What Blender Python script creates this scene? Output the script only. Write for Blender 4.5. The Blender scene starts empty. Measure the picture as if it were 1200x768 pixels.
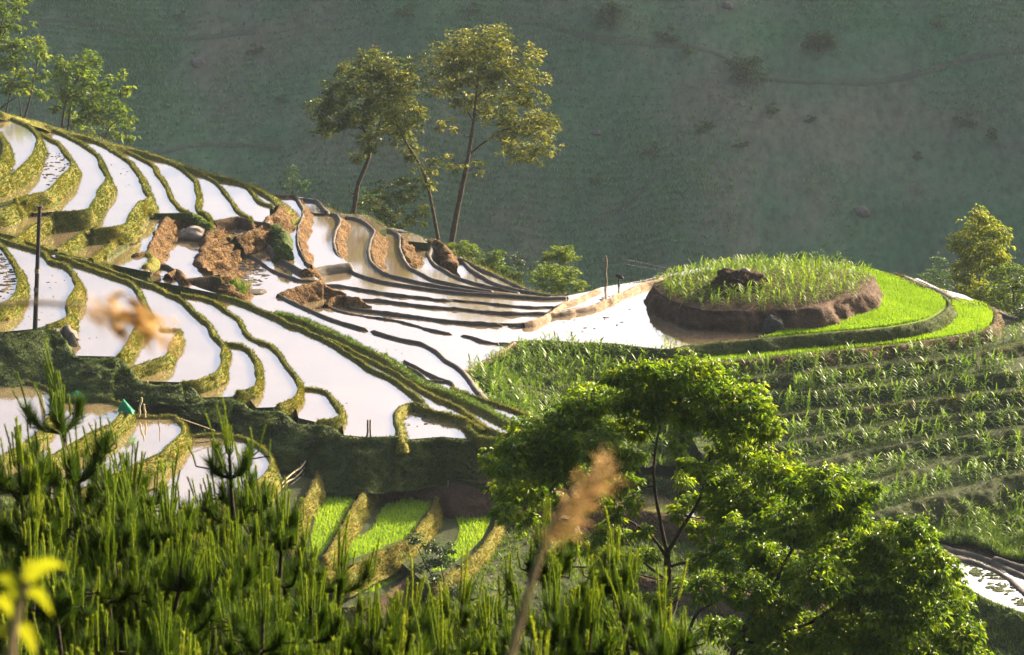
import bpy, math, random
import numpy as np
from mathutils import Vector
random.seed(7)
rng = np.random.default_rng(7)
S = bpy.context.scene
C = S.collection
R = math.radians

# ------------------------------------------------------------------ camera
CAM_Z, PITCH, FPX = 46.8, R(17.0), 2406.0
_f = np.array([0, math.cos(PITCH), -math.sin(PITCH)])
_u = np.array([0, math.sin(PITCH), math.cos(PITCH)])
_r = np.array([1.0, 0, 0])
_c = np.array([0, 0, CAM_Z])

def ray(x, y):
    return _f + _r * ((x - 600) / FPX) - _u * ((y - 384) / FPX)
def P(x, y, z):                       # a photo measurement put on the level z
    d = ray(x, y)
    return _c + d * ((z - CAM_Z) / d[2])
def PY(x, y, Y):                      # a photo measurement put at the distance Y
    d = ray(x, y)
    return _c + d * (Y / d[1])

cam = bpy.data.cameras.new('camera')
cam.sensor_fit = 'HORIZONTAL'; cam.sensor_width = 36; cam.lens = 36 * FPX / 1200
cam.clip_start = 0.2; cam.clip_end = 4000
cam.dof.use_dof = True; cam.dof.focus_distance = 150; cam.dof.aperture_fstop = 8.0
camo = bpy.data.objects.new('camera', cam); C.objects.link(camo)
camo.location = (0, 0, CAM_Z); camo.rotation_euler = (math.pi / 2 - PITCH, 0, 0)
S.camera = camo

# ------------------------------------------------------------------ light
SUN_AZ, SUN_EL = R(53), R(21.5)
sdir = Vector((math.sin(SUN_AZ) * math.cos(SUN_EL), math.cos(SUN_AZ) * math.cos(SUN_EL), math.sin(SUN_EL)))
sl = bpy.data.lights.new('sun', 'SUN'); sl.energy = 5.0; sl.angle = R(0.55); sl.color = (1.0, 0.80, 0.52)
so = bpy.data.objects.new('sun', sl); C.objects.link(so)
so.rotation_euler = sdir.to_track_quat('Z', 'Y').to_euler(); so.location = (200, 100, 150)
W = bpy.data.worlds.new('World'); S.world = W; W.use_nodes = True
nt = W.node_tree; nt.nodes.clear()
sk = nt.nodes.new('ShaderNodeTexSky'); sk.sky_type = 'NISHITA'; sk.sun_disc = False
sk.sun_elevation = SUN_EL; sk.sun_rotation = SUN_AZ; sk.air_density = 0.5; sk.dust_density = 7.0; sk.ozone_density = 0.6
bg = nt.nodes.new('ShaderNodeBackground'); bg.inputs[1].default_value = 0.1
wo = nt.nodes.new('ShaderNodeOutputWorld')
nt.links.new(sk.outputs[0], bg.inputs[0]); nt.links.new(bg.outputs[0], wo.inputs[0])
vs = S.view_settings
vs.view_transform = 'Standard'; vs.look = 'None'; vs.gamma = 1; vs.use_curve_mapping = False; vs.exposure = 1.8
cy = S.cycles
cy.use_denoising = True
try: cy.denoiser = 'OPENIMAGEDENOISE'
except Exception: pass
cy.max_bounces = 6; cy.diffuse_bounces = 2; cy.glossy_bounces = 3; cy.transmission_bounces = 3
cy.volume_bounces = 0; cy.transparent_max_bounces = 4
cy.caustics_reflective = False; cy.caustics_refractive = False
cy.use_adaptive_sampling = True; cy.adaptive_threshold = 0.02

# ------------------------------------------------------------------ noise
def _hash(ix, iy, iz, seed):
    h = (ix * 374761393 + iy * 668265263 + iz * 2147483647 + seed * 1274126177) & 0xFFFFFFFF
    h = ((h ^ (h >> 13)) * 1274126177) & 0xFFFFFFFF
    h = (h ^ (h >> 16)) & 0xFFFFFFFF
    return h.astype(np.float64) / 2**32 * 2 - 1
def vn(p, scale=1.0, seed=0):
    p = np.asarray(p, float) * scale
    i = np.floor(p).astype(np.int64); f = p - i; f = f * f * (3 - 2 * f)
    out = 0
    for dx in (0, 1):
        wx = f[:, 0] if dx else 1 - f[:, 0]
        for dy in (0, 1):
            wy = f[:, 1] if dy else 1 - f[:, 1]
            for dz in (0, 1):
                wz = f[:, 2] if dz else 1 - f[:, 2]
                out = out + wx * wy * wz * _hash(i[:, 0] + dx, i[:, 1] + dy, i[:, 2] + dz, seed)
    return out
def fbm(p, scale=1.0, seed=0, octv=3):
    a, s = 0, 1.0
    for k in range(octv):
        a = a + s * vn(p, scale * 2**k, seed + k); s *= 0.5
    return a

# ------------------------------------------------------------------ mesh helpers
def unit(v): return v / (np.linalg.norm(v, axis=-1, keepdims=True) + 1e-9)
class Acc:
    """collects triangles / quads; build() links them as ONE mesh object"""
    def __init__(s): s.v = []; s.f = []; s.n = 0; s.rnd = []
    def add(s, v, f, rnd=None):
        v = np.asarray(v, float).reshape(-1, 3); f = np.asarray(f, np.int64)
        s.v.append(v); s.f.append(f + s.n); s.n += len(v)
        s.rnd.append(np.full(len(v), 0.5) if rnd is None else np.broadcast_to(np.asarray(rnd, float), (len(v),)))
        return s
    def mesh(s, name, mat, smooth=False):
        me = bpy.data.meshes.new(name)
        if s.v:
            v = np.concatenate(s.v)
            me.vertices.add(len(v)); me.vertices.foreach_set('co', v.astype(np.float32).ravel())
            loops = np.concatenate([f.ravel() for f in s.f])
            sizes = np.concatenate([np.full(len(f), f.shape[1]) for f in s.f])
            starts = np.concatenate([[0], np.cumsum(sizes)[:-1]])
            me.loops.add(len(loops)); me.loops.foreach_set('vertex_index', loops.astype(np.int32))
            me.polygons.add(len(sizes))
            me.polygons.foreach_set('loop_start', starts.astype(np.int32))
            me.polygons.foreach_set('loop_total', sizes.astype(np.int32))
            if smooth: me.polygons.foreach_set('use_smooth', np.ones(len(sizes), bool))
            a = me.attributes.new('rnd', 'FLOAT', 'POINT')
            a.data.foreach_set('value', np.concatenate(s.rnd).astype(np.float32))
            me.update(calc_edges=True)
        if mat: me.materials.append(mat)
        return me
    def build(s, name, mat, parent=None, smooth=False):
        o = bpy.data.objects.new(name, s.mesh(name, mat, smooth)); C.objects.link(o)
        if parent: o.parent = parent
        return o

def tag(o, label=None, cat=None, group=None, kind=None):
    if label: o['label'] = label
    if cat: o['category'] = cat
    if group: o['group'] = group
    if kind: o['kind'] = kind
    return o
def empty(name, loc=(0, 0, 0)):
    o = bpy.data.objects.new(name, None); C.objects.link(o); o.location = tuple(loc); return o
def link_mesh(name, me, parent=None, loc=None):
    o = bpy.data.objects.new(name, me); C.objects.link(o)
    if parent: o.parent = parent
    if loc is not None: o.location = tuple(loc)
    return o

def catmull(pts, n=6):
    p = np.asarray(pts, float)
    if len(p) < 3: 
        t = np.linspace(0, 1, n + 1)[:, None]; return p[0] * (1 - t) + p[-1] * t
    q = np.vstack([2 * p[0] - p[1], p, 2 * p[-1] - p[-2]])
    out = []
    for i in range(len(p) - 1):
        a, b, c, d = q[i:i + 4]
        for t in np.linspace(0, 1, n, endpoint=False):
            out.append(0.5 * (2 * b + (c - a) * t + (2 * a - 5 * b + 4 * c - d) * t * t + (3 * b - a - 3 * c + d) * t**3))
    out.append(p[-1]); return np.array(out)
def resample(p, step):
    p = np.asarray(p, float)
    d = np.r_[0, np.cumsum(np.linalg.norm(np.diff(p[:, :3], axis=0), axis=1))]
    n = max(3, int(d[-1] / step) + 1)
    s = np.linspace(0, d[-1], n)
    return np.stack([np.interp(s, d, p[:, k]) for k in range(p.shape[1])], 1)

def tube(acc, pts, rad, sides=6, rnd=0.5, cap=True):
    pts = np.asarray(pts, float); n = len(pts); rad = np.broadcast_to(np.asarray(rad, float), (n,))
    t = np.gradient(pts, axis=0); t /= np.linalg.norm(t, axis=1)[:, None] + 1e-9
    ref = np.array([0.31, 0.95, 0.05]) if abs(t[:, 2]).mean() > 0.6 else np.array([0.02, 0.03, 1.0])
    a = np.cross(t, ref); a /= np.linalg.norm(a, axis=1)[:, None] + 1e-9
    b = np.cross(t, a)
    th = np.linspace(0, 2 * math.pi, sides, endpoint=False)
    v = pts[:, None, :] + rad[:, None, None] * (np.cos(th)[None, :, None] * a[:, None, :] + np.sin(th)[None, :, None] * b[:, None, :])
    i = np.arange(n - 1)[:, None]; j = np.arange(sides)[None, :]; j2 = (j + 1) % sides
    f = np.stack([i * sides + j, i * sides + j2, (i + 1) * sides + j2, (i + 1) * sides + j], -1).reshape(-1, 4)
    acc.add(v, f, rnd)
    if cap:
        acc.add(v[-1], np.array([[0, k, k + 1] for k in range(1, sides - 1)]), rnd)
        acc.add(v[0], np.array([[0, k + 1, k] for k in range(1, sides - 1)]), rnd)

def grid_faces(nu, nv):
    i = np.arange(nu - 1)[:, None]; j = np.arange(nv - 1)[None, :]
    return np.stack([i * nv + j, i * nv + j + 1, (i + 1) * nv + j + 1, (i + 1) * nv + j], -1).reshape(-1, 4)

def inside(poly, q):
    x, y = q[:, 0], q[:, 1]; c = np.zeros(len(q), bool)
    px, py = poly[:, 0], poly[:, 1]
    j = len(poly) - 1
    for i in range(len(poly)):
        if py[i] != py[j]:
            m = ((py[i] > y) != (py[j] > y)) & (x < (px[j] - px[i]) * (y - py[i]) / (py[j] - py[i]) + px[i])
            c ^= m
        j = i
    return c

def blades(acc, base, h, w, lean=0.35, per=4, rnd=None, spread=0.06, up=None):
    """grass tufts: per thin bent blades at every base point"""
    base = np.asarray(base, float); n = len(base)
    if n == 0: return
    h = np.broadcast_to(np.asarray(h, float), (n,)); w = np.broadcast_to(np.asarray(w, float), (n,))
    B = np.repeat(base, per, 0); H = np.repeat(h, per) * rng.uniform(0.6, 1.15, n * per); Wd = np.repeat(w, per)
    a = rng.uniform(0, 2 * math.pi, n * per); d = np.stack([np.cos(a), np.sin(a), 0 * a], 1)
    s = np.stack([-np.sin(a), np.cos(a), 0 * a], 1)
    le = rng.uniform(0.2, 1.0, n * per) * lean
    B = B + d * (rng.uniform(0, 1, n * per) * spread)[:, None]
    Up = np.array([0, 0, 1.0]) if up is None else np.repeat(up, per, 0)
    mid = B + Up * (H * 0.6)[:, None] + d * (H * le * 0.4)[:, None]
    tip = B + Up * H[:, None] * (1 - 0.25 * le)[:, None] + d * (H * le * 1.3)[:, None]
    v = np.stack([B - s * Wd[:, None] * 0.5, B + s * Wd[:, None] * 0.5, mid + s * Wd[:, None] * 0.4, mid - s * Wd[:, None] * 0.4, tip], 1)
    k = np.arange(n * per) * 5
    q = np.stack([k, k + 1, k + 2, k + 3], 1); t = np.stack([k + 3, k + 2, k + 4], 1)
    r = rng.uniform(0, 1, n * per) if rnd is None else np.repeat(np.asarray(rnd, float), per)
    acc.add(v.reshape(-1, 3), q, np.repeat(r, 5))
    acc.v.append(np.zeros((0, 3))); acc.f.append(t + acc.n - len(v) * 5); acc.rnd.append(np.zeros(0))

# ------------------------------------------------------------------ materials
def nodes_of(name):
    m = bpy.data.materials.new(name); m.use_nodes = True
    n = m.node_tree.nodes; n.clear(); return m, n, m.node_tree.links
def ramp(n, stops):
    r = n.new('ShaderNodeValToRGB'); e = r.color_ramp.elements
    while len(e) < len(stops): e.new(0.5)
    for k, (p, c) in enumerate(stops): e[k].position = p; e[k].color = (*c, 1)
    return r
def soil_mat(name, cols, scale=1.2, fine=9.0, bump=0.5, rough=0.9, dist=0.12, spec=0.2):
    m, n, l = nodes_of(name)
    g = n.new('ShaderNodeNewGeometry')
    a = n.new('ShaderNodeTexNoise'); a.inputs['Scale'].default_value = scale; a.inputs['Detail'].default_value = 5; a.inputs['Roughness'].default_value = 0.65
    b = n.new('ShaderNodeTexNoise'); b.inputs['Scale'].default_value = fine; b.inputs['Detail'].default_value = 4
    mx = n.new('ShaderNodeMath'); mx.operation = 'MULTIPLY_ADD'; mx.inputs[1].default_value = 0.55
    md = n.new('ShaderNodeMath'); md.operation = 'MULTIPLY'; md.inputs[1].default_value = 0.5
    l.new(g.outputs['Position'], a.inputs['Vector']); l.new(g.outputs['Position'], b.inputs['Vector'])
    l.new(b.outputs['Fac'], md.inputs[0]); l.new(a.outputs['Fac'], mx.inputs[0]); l.new(md.outputs[0], mx.inputs[2])
    k = len(cols); r = ramp(n, [(0.36 + 0.32 * i / (k - 1), c) for i, c in enumerate(cols)])
    l.new(mx.outputs[0], r.inputs[0])
    p = n.new('ShaderNodeBsdfPrincipled'); p.inputs['Roughness'].default_value = rough; p.inputs['Specular IOR Level'].default_value = spec
    bm = n.new('ShaderNodeBump'); bm.inputs['Strength'].default_value = bump; bm.inputs['Distance'].default_value = dist
    l.new(mx.outputs[0], bm.inputs['Height']); l.new(bm.outputs[0], p.inputs['Normal'])
    l.new(r.outputs[0], p.inputs['Base Color'])
    o = n.new('ShaderNodeOutputMaterial'); l.new(p.outputs[0], o.inputs[0]); return m
def leaf_mat(name, cols, trans=0.45, tcol=(1.15, 1.2, 0.5), rough=0.5, scale=0.25, spec=0.3, wn=0.35):
    """leaves: colour varies from leaf to leaf and slowly through the crown; light shines through"""
    m, n, l = nodes_of(name)
    at = n.new('ShaderNodeAttribute'); at.attribute_name = 'rnd'
    g = n.new('ShaderNodeNewGeometry'); a = n.new('ShaderNodeTexNoise'); a.inputs['Scale'].default_value = scale
    l.new(g.outputs['Position'], a.inputs['Vector'])
    oi = n.new('ShaderNodeObjectInfo'); om = n.new('ShaderNodeMath'); om.operation = 'MULTIPLY_ADD'; om.inputs[1].default_value = 0.34; om.inputs[2].default_value = -0.17
    l.new(oi.outputs['Random'], om.inputs[0])
    mx = n.new('ShaderNodeMath'); mx.operation = 'MULTIPLY_ADD'; mx.inputs[1].default_value = 1 - wn
    md = n.new('ShaderNodeMath'); md.operation = 'MULTIPLY'; md.inputs[1].default_value = wn
    l.new(a.outputs['Fac'], md.inputs[0]); l.new(at.outputs['Fac'], mx.inputs[0]); l.new(md.outputs[0], mx.inputs[2])
    sm_ = n.new('ShaderNodeMath'); sm_.operation = 'ADD'; l.new(mx.outputs[0], sm_.inputs[0]); l.new(om.outputs[0], sm_.inputs[1])
    k = len(cols); r = ramp(n, [(i / (k - 1), c) for i, c in enumerate(cols)]); l.new(sm_.outputs[0], r.inputs[0])
    p = n.new('ShaderNodeBsdfPrincipled'); p.inputs['Roughness'].default_value = rough; p.inputs['Specular IOR Level'].default_value = spec
    l.new(r.outputs[0], p.inputs['Base Color'])
    t = n.new('ShaderNodeBsdfTranslucent')
    tc = n.new('ShaderNodeMix'); tc.data_type = 'RGBA'; tc.blend_type = 'MULTIPLY'; tc.inputs['Factor'].default_value = 1
    tc.clamp_result = False
    l.new(r.outputs[0], tc.inputs['A']); tc.inputs['B'].default_value = (*tcol, 1)
    l.new(tc.outputs['Result'], t.inputs['Color'])
    s = n.new('ShaderNodeMixShader'); s.inputs[0].default_value = trans
    l.new(p.outputs[0], s.inputs[1]); l.new(t.outputs[0], s.inputs[2])
    o = n.new('ShaderNodeOutputMaterial'); l.new(s.outputs[0], o.inputs[0]); return m
def plain_mat(name, col, rough=0.7, spec=0.3, var=0.25, scale=8):
    c2 = tuple(min(1, c * (1 + var)) for c in col); c1 = tuple(c * (1 - var) for c in col)
    return soil_mat(name, [c1, col, c2], scale=scale, fine=scale * 5, bump=0.2, rough=rough, dist=0.02, spec=spec)
def water_mat(name, mud, refl=0.66, rough=0.03):
    m, n, l = nodes_of(name)
    g = n.new('ShaderNodeNewGeometry')
    a = n.new('ShaderNodeTexNoise'); a.inputs['Scale'].default_value = 0.35; a.inputs['Detail'].default_value = 4
    l.new(g.outputs['Position'], a.inputs['Vector'])
    r = ramp(n, [(0.35, tuple(c * 0.8 for c in mud)), (0.65, mud)]); l.new(a.outputs['Fac'], r.inputs[0])
    w = n.new('ShaderNodeTexNoise'); w.inputs['Scale'].default_value = 5.0; w.inputs['Detail'].default_value = 3
    l.new(g.outputs['Position'], w.inputs['Vector'])
    bm = n.new('ShaderNodeBump'); bm.inputs['Strength'].default_value = 0.08; bm.inputs['Distance'].default_value = 0.03
    l.new(w.outputs['Fac'], bm.inputs['Height'])
    d = n.new('ShaderNodeBsdfDiffuse'); l.new(r.outputs[0], d.inputs['Color'])
    gl = n.new('ShaderNodeBsdfGlossy'); gl.inputs['Roughness'].default_value = rough; gl.inputs['Color'].default_value = (1, 1, 1, 1)
    l.new(bm.outputs[0], gl.inputs['Normal'])
    # muddy water film: the mirror share grows towards grazing angles
    lw = n.new('ShaderNodeFresnel'); lw.inputs['IOR'].default_value = 1.9
    mp = n.new('ShaderNodeMath'); mp.operation = 'MULTIPLY_ADD'; mp.inputs[1].default_value = 0.8; mp.inputs[2].default_value = refl - 0.2
    mp.use_clamp = True
    l.new(lw.outputs[0], mp.inputs[0])
    s = n.new('ShaderNodeMixShader'); l.new(mp.outputs[0], s.inputs[0]); l.new(d.outputs[0], s.inputs[1]); l.new(gl.outputs[0], s.inputs[2])
    o = n.new('ShaderNodeOutputMaterial'); l.new(s.outputs[0], o.inputs[0]); return m

M = {
 'moss': soil_mat('mossy_bank', [(0.025, 0.042, 0.008), (0.075, 0.10, 0.013), (0.17, 0.145, 0.022), (0.12, 0.075, 0.028)], scale=1.6, fine=7, bump=1.0, dist=0.25),
 'mud': soil_mat('wet_mud', [(0.045, 0.04, 0.034), (0.085, 0.072, 0.058), (0.12, 0.095, 0.07)], scale=1.5, fine=12, bump=0.6, rough=0.7, dist=0.08, spec=0.4),
 'clay': soil_mat('dry_clay', [(0.028, 0.017, 0.009), (0.105, 0.058, 0.022), (0.25, 0.15, 0.058)], scale=1.6, fine=7, bump=1.0, dist=0.5),
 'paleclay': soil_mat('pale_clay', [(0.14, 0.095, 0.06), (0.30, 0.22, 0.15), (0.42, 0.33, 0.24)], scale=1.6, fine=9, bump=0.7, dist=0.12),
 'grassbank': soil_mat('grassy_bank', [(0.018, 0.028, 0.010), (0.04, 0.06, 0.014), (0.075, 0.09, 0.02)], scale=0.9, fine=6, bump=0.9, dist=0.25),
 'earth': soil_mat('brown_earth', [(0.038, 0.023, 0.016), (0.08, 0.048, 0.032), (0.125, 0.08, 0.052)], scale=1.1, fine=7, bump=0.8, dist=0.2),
 'tread': soil_mat('tilled_soil', [(0.03, 0.034, 0.018), (0.045, 0.056, 0.022), (0.042, 0.08, 0.018)], scale=0.8, fine=6, bump=0.7, dist=0.15),
 'bed': soil_mat('green_bed', [(0.10, 0.16, 0.012), (0.16, 0.24, 0.02)], scale=1.2, fine=8, bump=0.5),
 'ground': soil_mat('hill_ground', [(0.014, 0.02, 0.008), (0.03, 0.04, 0.013), (0.06, 0.05, 0.026)], scale=0.25, fine=3, bump=0.6, dist=0.3),
 'rock': soil_mat('grey_rock', [(0.07, 0.065, 0.062), (0.14, 0.13, 0.12), (0.2, 0.18, 0.16)], scale=1.5, fine=9, bump=0.8, dist=0.1),
 'palerock': soil_mat('pale_rock', [(0.14, 0.12, 0.10), (0.24, 0.21, 0.18), (0.3, 0.27, 0.24)], scale=1.2, fine=8, bump=0.6, dist=0.1),
 'water': water_mat('paddy_water', (0.36, 0.27, 0.15)),
 'muddywater': water_mat('muddy_paddy_water', (0.36, 0.24, 0.10)),
 'bankgrass': leaf_mat('bank_grass', [(0.035, 0.065, 0.008), (0.10, 0.135, 0.012), (0.25, 0.22, 0.025)], trans=0.4, tcol=(1.2, 1.1, 0.4)),
 'weed': leaf_mat('green_weed', [(0.05, 0.10, 0.012), (0.11, 0.19, 0.02), (0.20, 0.25, 0.03)], trans=0.45),
 'shadetintweed': leaf_mat('shade_tinted_weed', [(0.018, 0.035, 0.008), (0.045, 0.075, 0.012), (0.10, 0.12, 0.018)], trans=0.35),  # darker copy of the weed: the tall bank's shade put into its greens
 'sunlitmaize': leaf_mat('sunlit_tint_maize', [(0.10, 0.20, 0.02), (0.20, 0.32, 0.025), (0.36, 0.42, 0.05)], trans=0.5, tcol=(1.2, 1.15, 0.4)),  # brighter copy of the maize leaf: sunlight on the mound put into its colour
 'drygrass': leaf_mat('dry_grass', [(0.13, 0.10, 0.045), (0.24, 0.19, 0.075), (0.16, 0.16, 0.03)], trans=0.4),
 'rice': leaf_mat('rice_seedling', [(0.20, 0.34, 0.012), (0.30, 0.46, 0.016), (0.40, 0.52, 0.03)], trans=0.5, tcol=(1.1, 1.15, 0.4)),
 'maize': leaf_mat('maize_leaf', [(0.07, 0.15, 0.025), (0.14, 0.25, 0.03), (0.26, 0.34, 0.05)], trans=0.5, tcol=(1.15, 1.15, 0.5), rough=0.4, spec=0.4),
 'bark': soil_mat('bark', [(0.035, 0.028, 0.02), (0.08, 0.062, 0.045), (0.13, 0.10, 0.07)], scale=3, fine=14, bump=0.8, dist=0.05),
 'darkbark': soil_mat('dark_bark', [(0.018, 0.014, 0.01), (0.04, 0.03, 0.022), (0.06, 0.048, 0.035)], scale=3, fine=14, bump=0.8, dist=0.05),
 'wood': soil_mat('weathered_wood', [(0.12, 0.10, 0.075), (0.2, 0.17, 0.13), (0.3, 0.26, 0.2)], scale=3, fine=20, bump=0.4, dist=0.02),
 'bamboo': soil_mat('dry_bamboo', [(0.28, 0.22, 0.13), (0.42, 0.35, 0.22), (0.55, 0.47, 0.32)], scale=2, fine=15, bump=0.3, dist=0.02),
 'tar': plain_mat('tarred_pole', (0.02, 0.017, 0.022), rough=0.6),
}
HAZE = 0.0001
# ------------------------------------------------------------------ terraces: measured lines -> earth banks and water sheets
LINE = {}            # name -> smoothed photo line (n,2)
FOOT = []            # points for the ground underlay
def per_pt(val, n):
    if np.isscalar(val): return np.full(n, float(val))
    val = np.asarray(val, float)
    return val if len(val) == n else np.interp(np.linspace(0, 1, n), np.linspace(0, 1, len(val)), val)

def line(name, pts):
    LINE[name] = catmull([(p[0], p[1]) for p in pts], 6); return LINE[name]

def bank(name, pts, z, zlow, side, mat, label, width=0.35, slope=62, lump=0.12, grass=0, gmat='bankgrass', ghigh=0.22,
         inner=0.25, taper=(False, False), cat='earth bank', seed=None, thing_name='earth_bank', crest_only=False, group=None, bulge=0.2, endcap=True, wob=0.08):
    n = len(pts)
    zz = per_pt(z, n); zl = per_pt(zlow, n)
    full = np.array([(p[0], p[1], a, b) for p, a, b in zip(pts, zz, zl)])
    sm = catmull(full, 6)
    sm[:, 2:] = np.stack([np.interp(np.linspace(0, n - 1, len(sm)), np.arange(n), a) for a in (zz, zl)], 1)
    LINE[name] = sm[:, :2].copy()
    w = np.array([np.r_[P(a[0], a[1], a[2]), a[3]] for a in sm])
    w = resample(w, 0.22); m = len(w)
    t = np.gradient(w[:, :2], axis=0)
    k = max(1, int(1.0 / 0.22)); ker = np.ones(2 * k + 1) / (2 * k + 1)
    t = np.stack([np.convolve(np.pad(t[:, c], k, mode='edge'), ker, 'valid') for c in (0, 1)], 1)
    t /= np.linalg.norm(t, axis=1)[:, None] + 1e-9
    nr = np.stack([t[:, 1], -t[:, 0]], 1)                  # right-hand side on the map
    if side == 'L': nr = -nr
    ncap = 0
    if side != 'B' and endcap and not taper[1]:
        ncap = 7; an = np.linspace(0, 1, ncap + 1)[1:] * R(125) * (1 if side == 'L' else -1) * -1
        n0 = nr[-1]; ex = np.stack([n0[0] * np.cos(an) - n0[1] * np.sin(an), n0[0] * np.sin(an) + n0[1] * np.cos(an)], 1)
        nr = np.vstack([nr, ex]); w = np.vstack([w, np.repeat(w[-1:], ncap, 0)]); m += ncap
    H = np.maximum(w[:, 2] - w[:, 3], 0.12) + 0.22
    capm = np.ones(m); capm[m - ncap:] = 0.15
    ff = np.ones(m)
    s = np.linspace(0, 1, m) * (m * 0.22)
    if taper[0]: ff = np.minimum(ff, np.clip((s + 0.05) / 0.5, 0.05, 1))
    if taper[1]: ff = np.minimum(ff, np.clip((s[-1] - s + 0.05) / 0.5, 0.05, 1))
    sq = np.sqrt(ff)
    wv = width * (1 + 0.25 * fbm(np.c_[w[:, :2], w[:, 2] * 0], 0.6, 5, 2))
    cot = 1 / np.tan(np.radians(slope if np.isscalar(slope) else np.interp(np.linspace(0, 1, m), np.linspace(0, 1, len(slope)), slope)))
    rows_off, rows_z = [], []
    if side == 'B':
        for o_, dz in ((-0.5, -0.55), (-0.32, -0.25), (-0.2, -0.06), (0.0, 0.02), (0.2, -0.06), (0.32, -0.25), (0.5, -0.55)):
            rows_off.append(o_ * 2 * wv * sq); rows_z.append(dz * np.ones(m) * (0.4 + 0.6 * H / 0.6) - 0.25 * (1 - ff))
    else:
        for o_, dz in ((-1.1, -0.6), (-0.75, -0.3), (-0.5, -0.06), (0.0, 0.02), (0.5, -0.05)):
            rows_off.append((o_ * wv * sq - (inner if o_ == -1.1 else 0)) * (capm if o_ < 0 else 1)); rows_z.append(dz * np.ones(m) - 0.25 * (1 - ff))
        nrow = int(np.clip(H.max() / 0.16, 5, 22))
        for q in range(1, nrow + 1):
            u = q / nrow
            rows_off.append(0.5 * wv * sq + (u + bulge * math.sin(math.pi * u) * 0.6) * H * cot); rows_z.append(-0.05 - u * H - 0.25 * (1 - ff))
    nv = len(rows_off)
    v = np.zeros((m, nv, 3))
    for j in range(nv):
        v[:, j, :2] = w[:, :2] + nr * rows_off[j][:, None]
        v[:, j, 2] = w[:, 2] + rows_z[j]
    vv = v.reshape(-1, 3)
    sd = abs(hash(name)) % 1000 if seed is None else seed
    d = fbm(vv, 1.1, 31, 3) * lump + fbm(vv, 4.5, 37, 2) * lump * 0.45
    d = d + wob * fbm(vv * np.array([1, 1, 0.2]), 0.45, 43, 2)
    amp = np.ones((m, nv)); amp[:, 0] = 0.2
    if side != 'B': amp[:, 2:5] = 0.5
    nn = np.repeat(nr, nv, 0)
    vv[:, :2] += nn * (d * amp.ravel())[:, None]
    vv[:, 2] += 0.5 * d * amp.ravel() + 0.5 * lump * fbm(vv + 50, 2.2, 41, 2) * amp.ravel()
    acc = Acc(); acc.add(vv, grid_faces(m, nv) if side != 'L' else grid_faces(m, nv)[:, ::-1])
    o = acc.build(thing_name, M[mat], None, smooth=True)
    tag(o, label, cat, group)
    FOOT.append(np.c_[v[::4, -1, :2], w[::4, 3]])
    if grass > 0:
        ds = np.linalg.norm(np.diff(w[:, :2], axis=0), axis=1).sum()
        area = ds * (H.mean() + width)
        cnt = int(1.35 * grass * area)
        i = rng.integers(0, m - 1, cnt)
        lo = 2 if side != 'B' else 2
        hi = nv - 2 if side != 'B' else 5
        if crest_only: hi = min(hi, lo + 4)
        j = rng.integers(lo, max(hi, lo + 1), cnt)
        V = vv.reshape(m, nv, 3)
        a, b = rng.uniform(0, 1, (cnt, 1)), rng.uniform(0, 1, (cnt, 1))
        base = (V[i, j] * (1 - a) + V[i + 1, j] * a) * (1 - b) + (V[i, np.minimum(j + 1, nv - 1)] * (1 - a) + V[i + 1, np.minimum(j + 1, nv - 1)] * a) * b
        patch = fbm(base, 0.7, 77, 2)
        keep = rng.uniform(-1, 1.2, cnt) < patch + 0.55
        base = base[keep] - np.array([0, 0, 0.03])
        up = np.c_[np.repeat(nr, 1, 0)[i[keep]] * (0.55 if side != 'B' else 0.0), np.ones(keep.sum())]
        up /= np.linalg.norm(up, axis=1)[:, None]
        ga = Acc()
        blades(ga, base, 0.8 * ghigh * rng.uniform(0.5, 1.3, len(base)), 0.034, per=4, spread=0.1, up=up,
               rnd=np.clip(0.5 + 0.45 * patch[keep] + rng.uniform(-0.25, 0.25, len(base)), 0, 1), lean=0.6)
        g = ga.build('grass', M[gmat], o); tag(g, kind='stuff')
    return o

SHEETS = []
def sheet(z, parts, mat='water', name='paddy_water', kind='structure', skirt=0.8, label=None, cat=None):
    pts = []
    for q in parts:
        if isinstance(q, str):
            rev = q.startswith('-'); q = q.lstrip('-'); rngs = None
            if '@' in q:
                q, ab = q.split('@'); a0, a1 = (float(t) for t in ab.split(':'))
                L = LINE[q]; L = L[int(a0 * (len(L) - 1)):int(a1 * (len(L) - 1)) + 1]
            else: L = LINE[q]
            pts += list(L[::-1] if rev else L)
        else: pts.append(q)
    w = np.array([P(p[0], p[1], z) for p in pts])
    keep = [0]
    for i in range(1, len(w)):
        if np.linalg.norm(w[i] - w[keep[-1]]) > 0.05: keep.append(i)
    w = w[keep]
    me = bpy.data.meshes.new(name)
    import bmesh
    bm = bmesh.new(); vs_ = [bm.verts.new(tuple(p)) for p in w]
    f = bm.faces.new(vs_); f.normal_update()
    if f.normal.z < 0: f.normal_flip()
    bmesh.ops.triangulate(bm, faces=[f])
    for t_ in bm.faces:
        t_.normal_update()
        if t_.normal.z < 0: t_.normal_flip()
    bm.verts.ensure_lookup_table()
    lo = [bm.verts.new((p_[0], p_[1], p_[2] - skirt)) for p_ in w]                 # the bed below
    for a_ in range(len(w)):
        b_ = (a_ + 1) % len(w); e_ = bm.faces.new((vs_[a_], vs_[b_], lo[b_], lo[a_])); e_.material_index = 1
    bm.to_mesh(me); bm.free()
    me.materials.append(M[mat]); me.materials.append(M['grassbank'])
    o = link_mesh(name, me)
    if kind: o['kind'] = kind
    if label: tag(o, label, cat)
    SHEETS.append((w[:, :2], z))
    return o, w[:, :2]

def xline(name, pts): LINE[name] = catmull(pts, 6)

G = dict(mat='moss', grass=75, lump=0.13, width=0.25, bulge=0.1)
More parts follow.
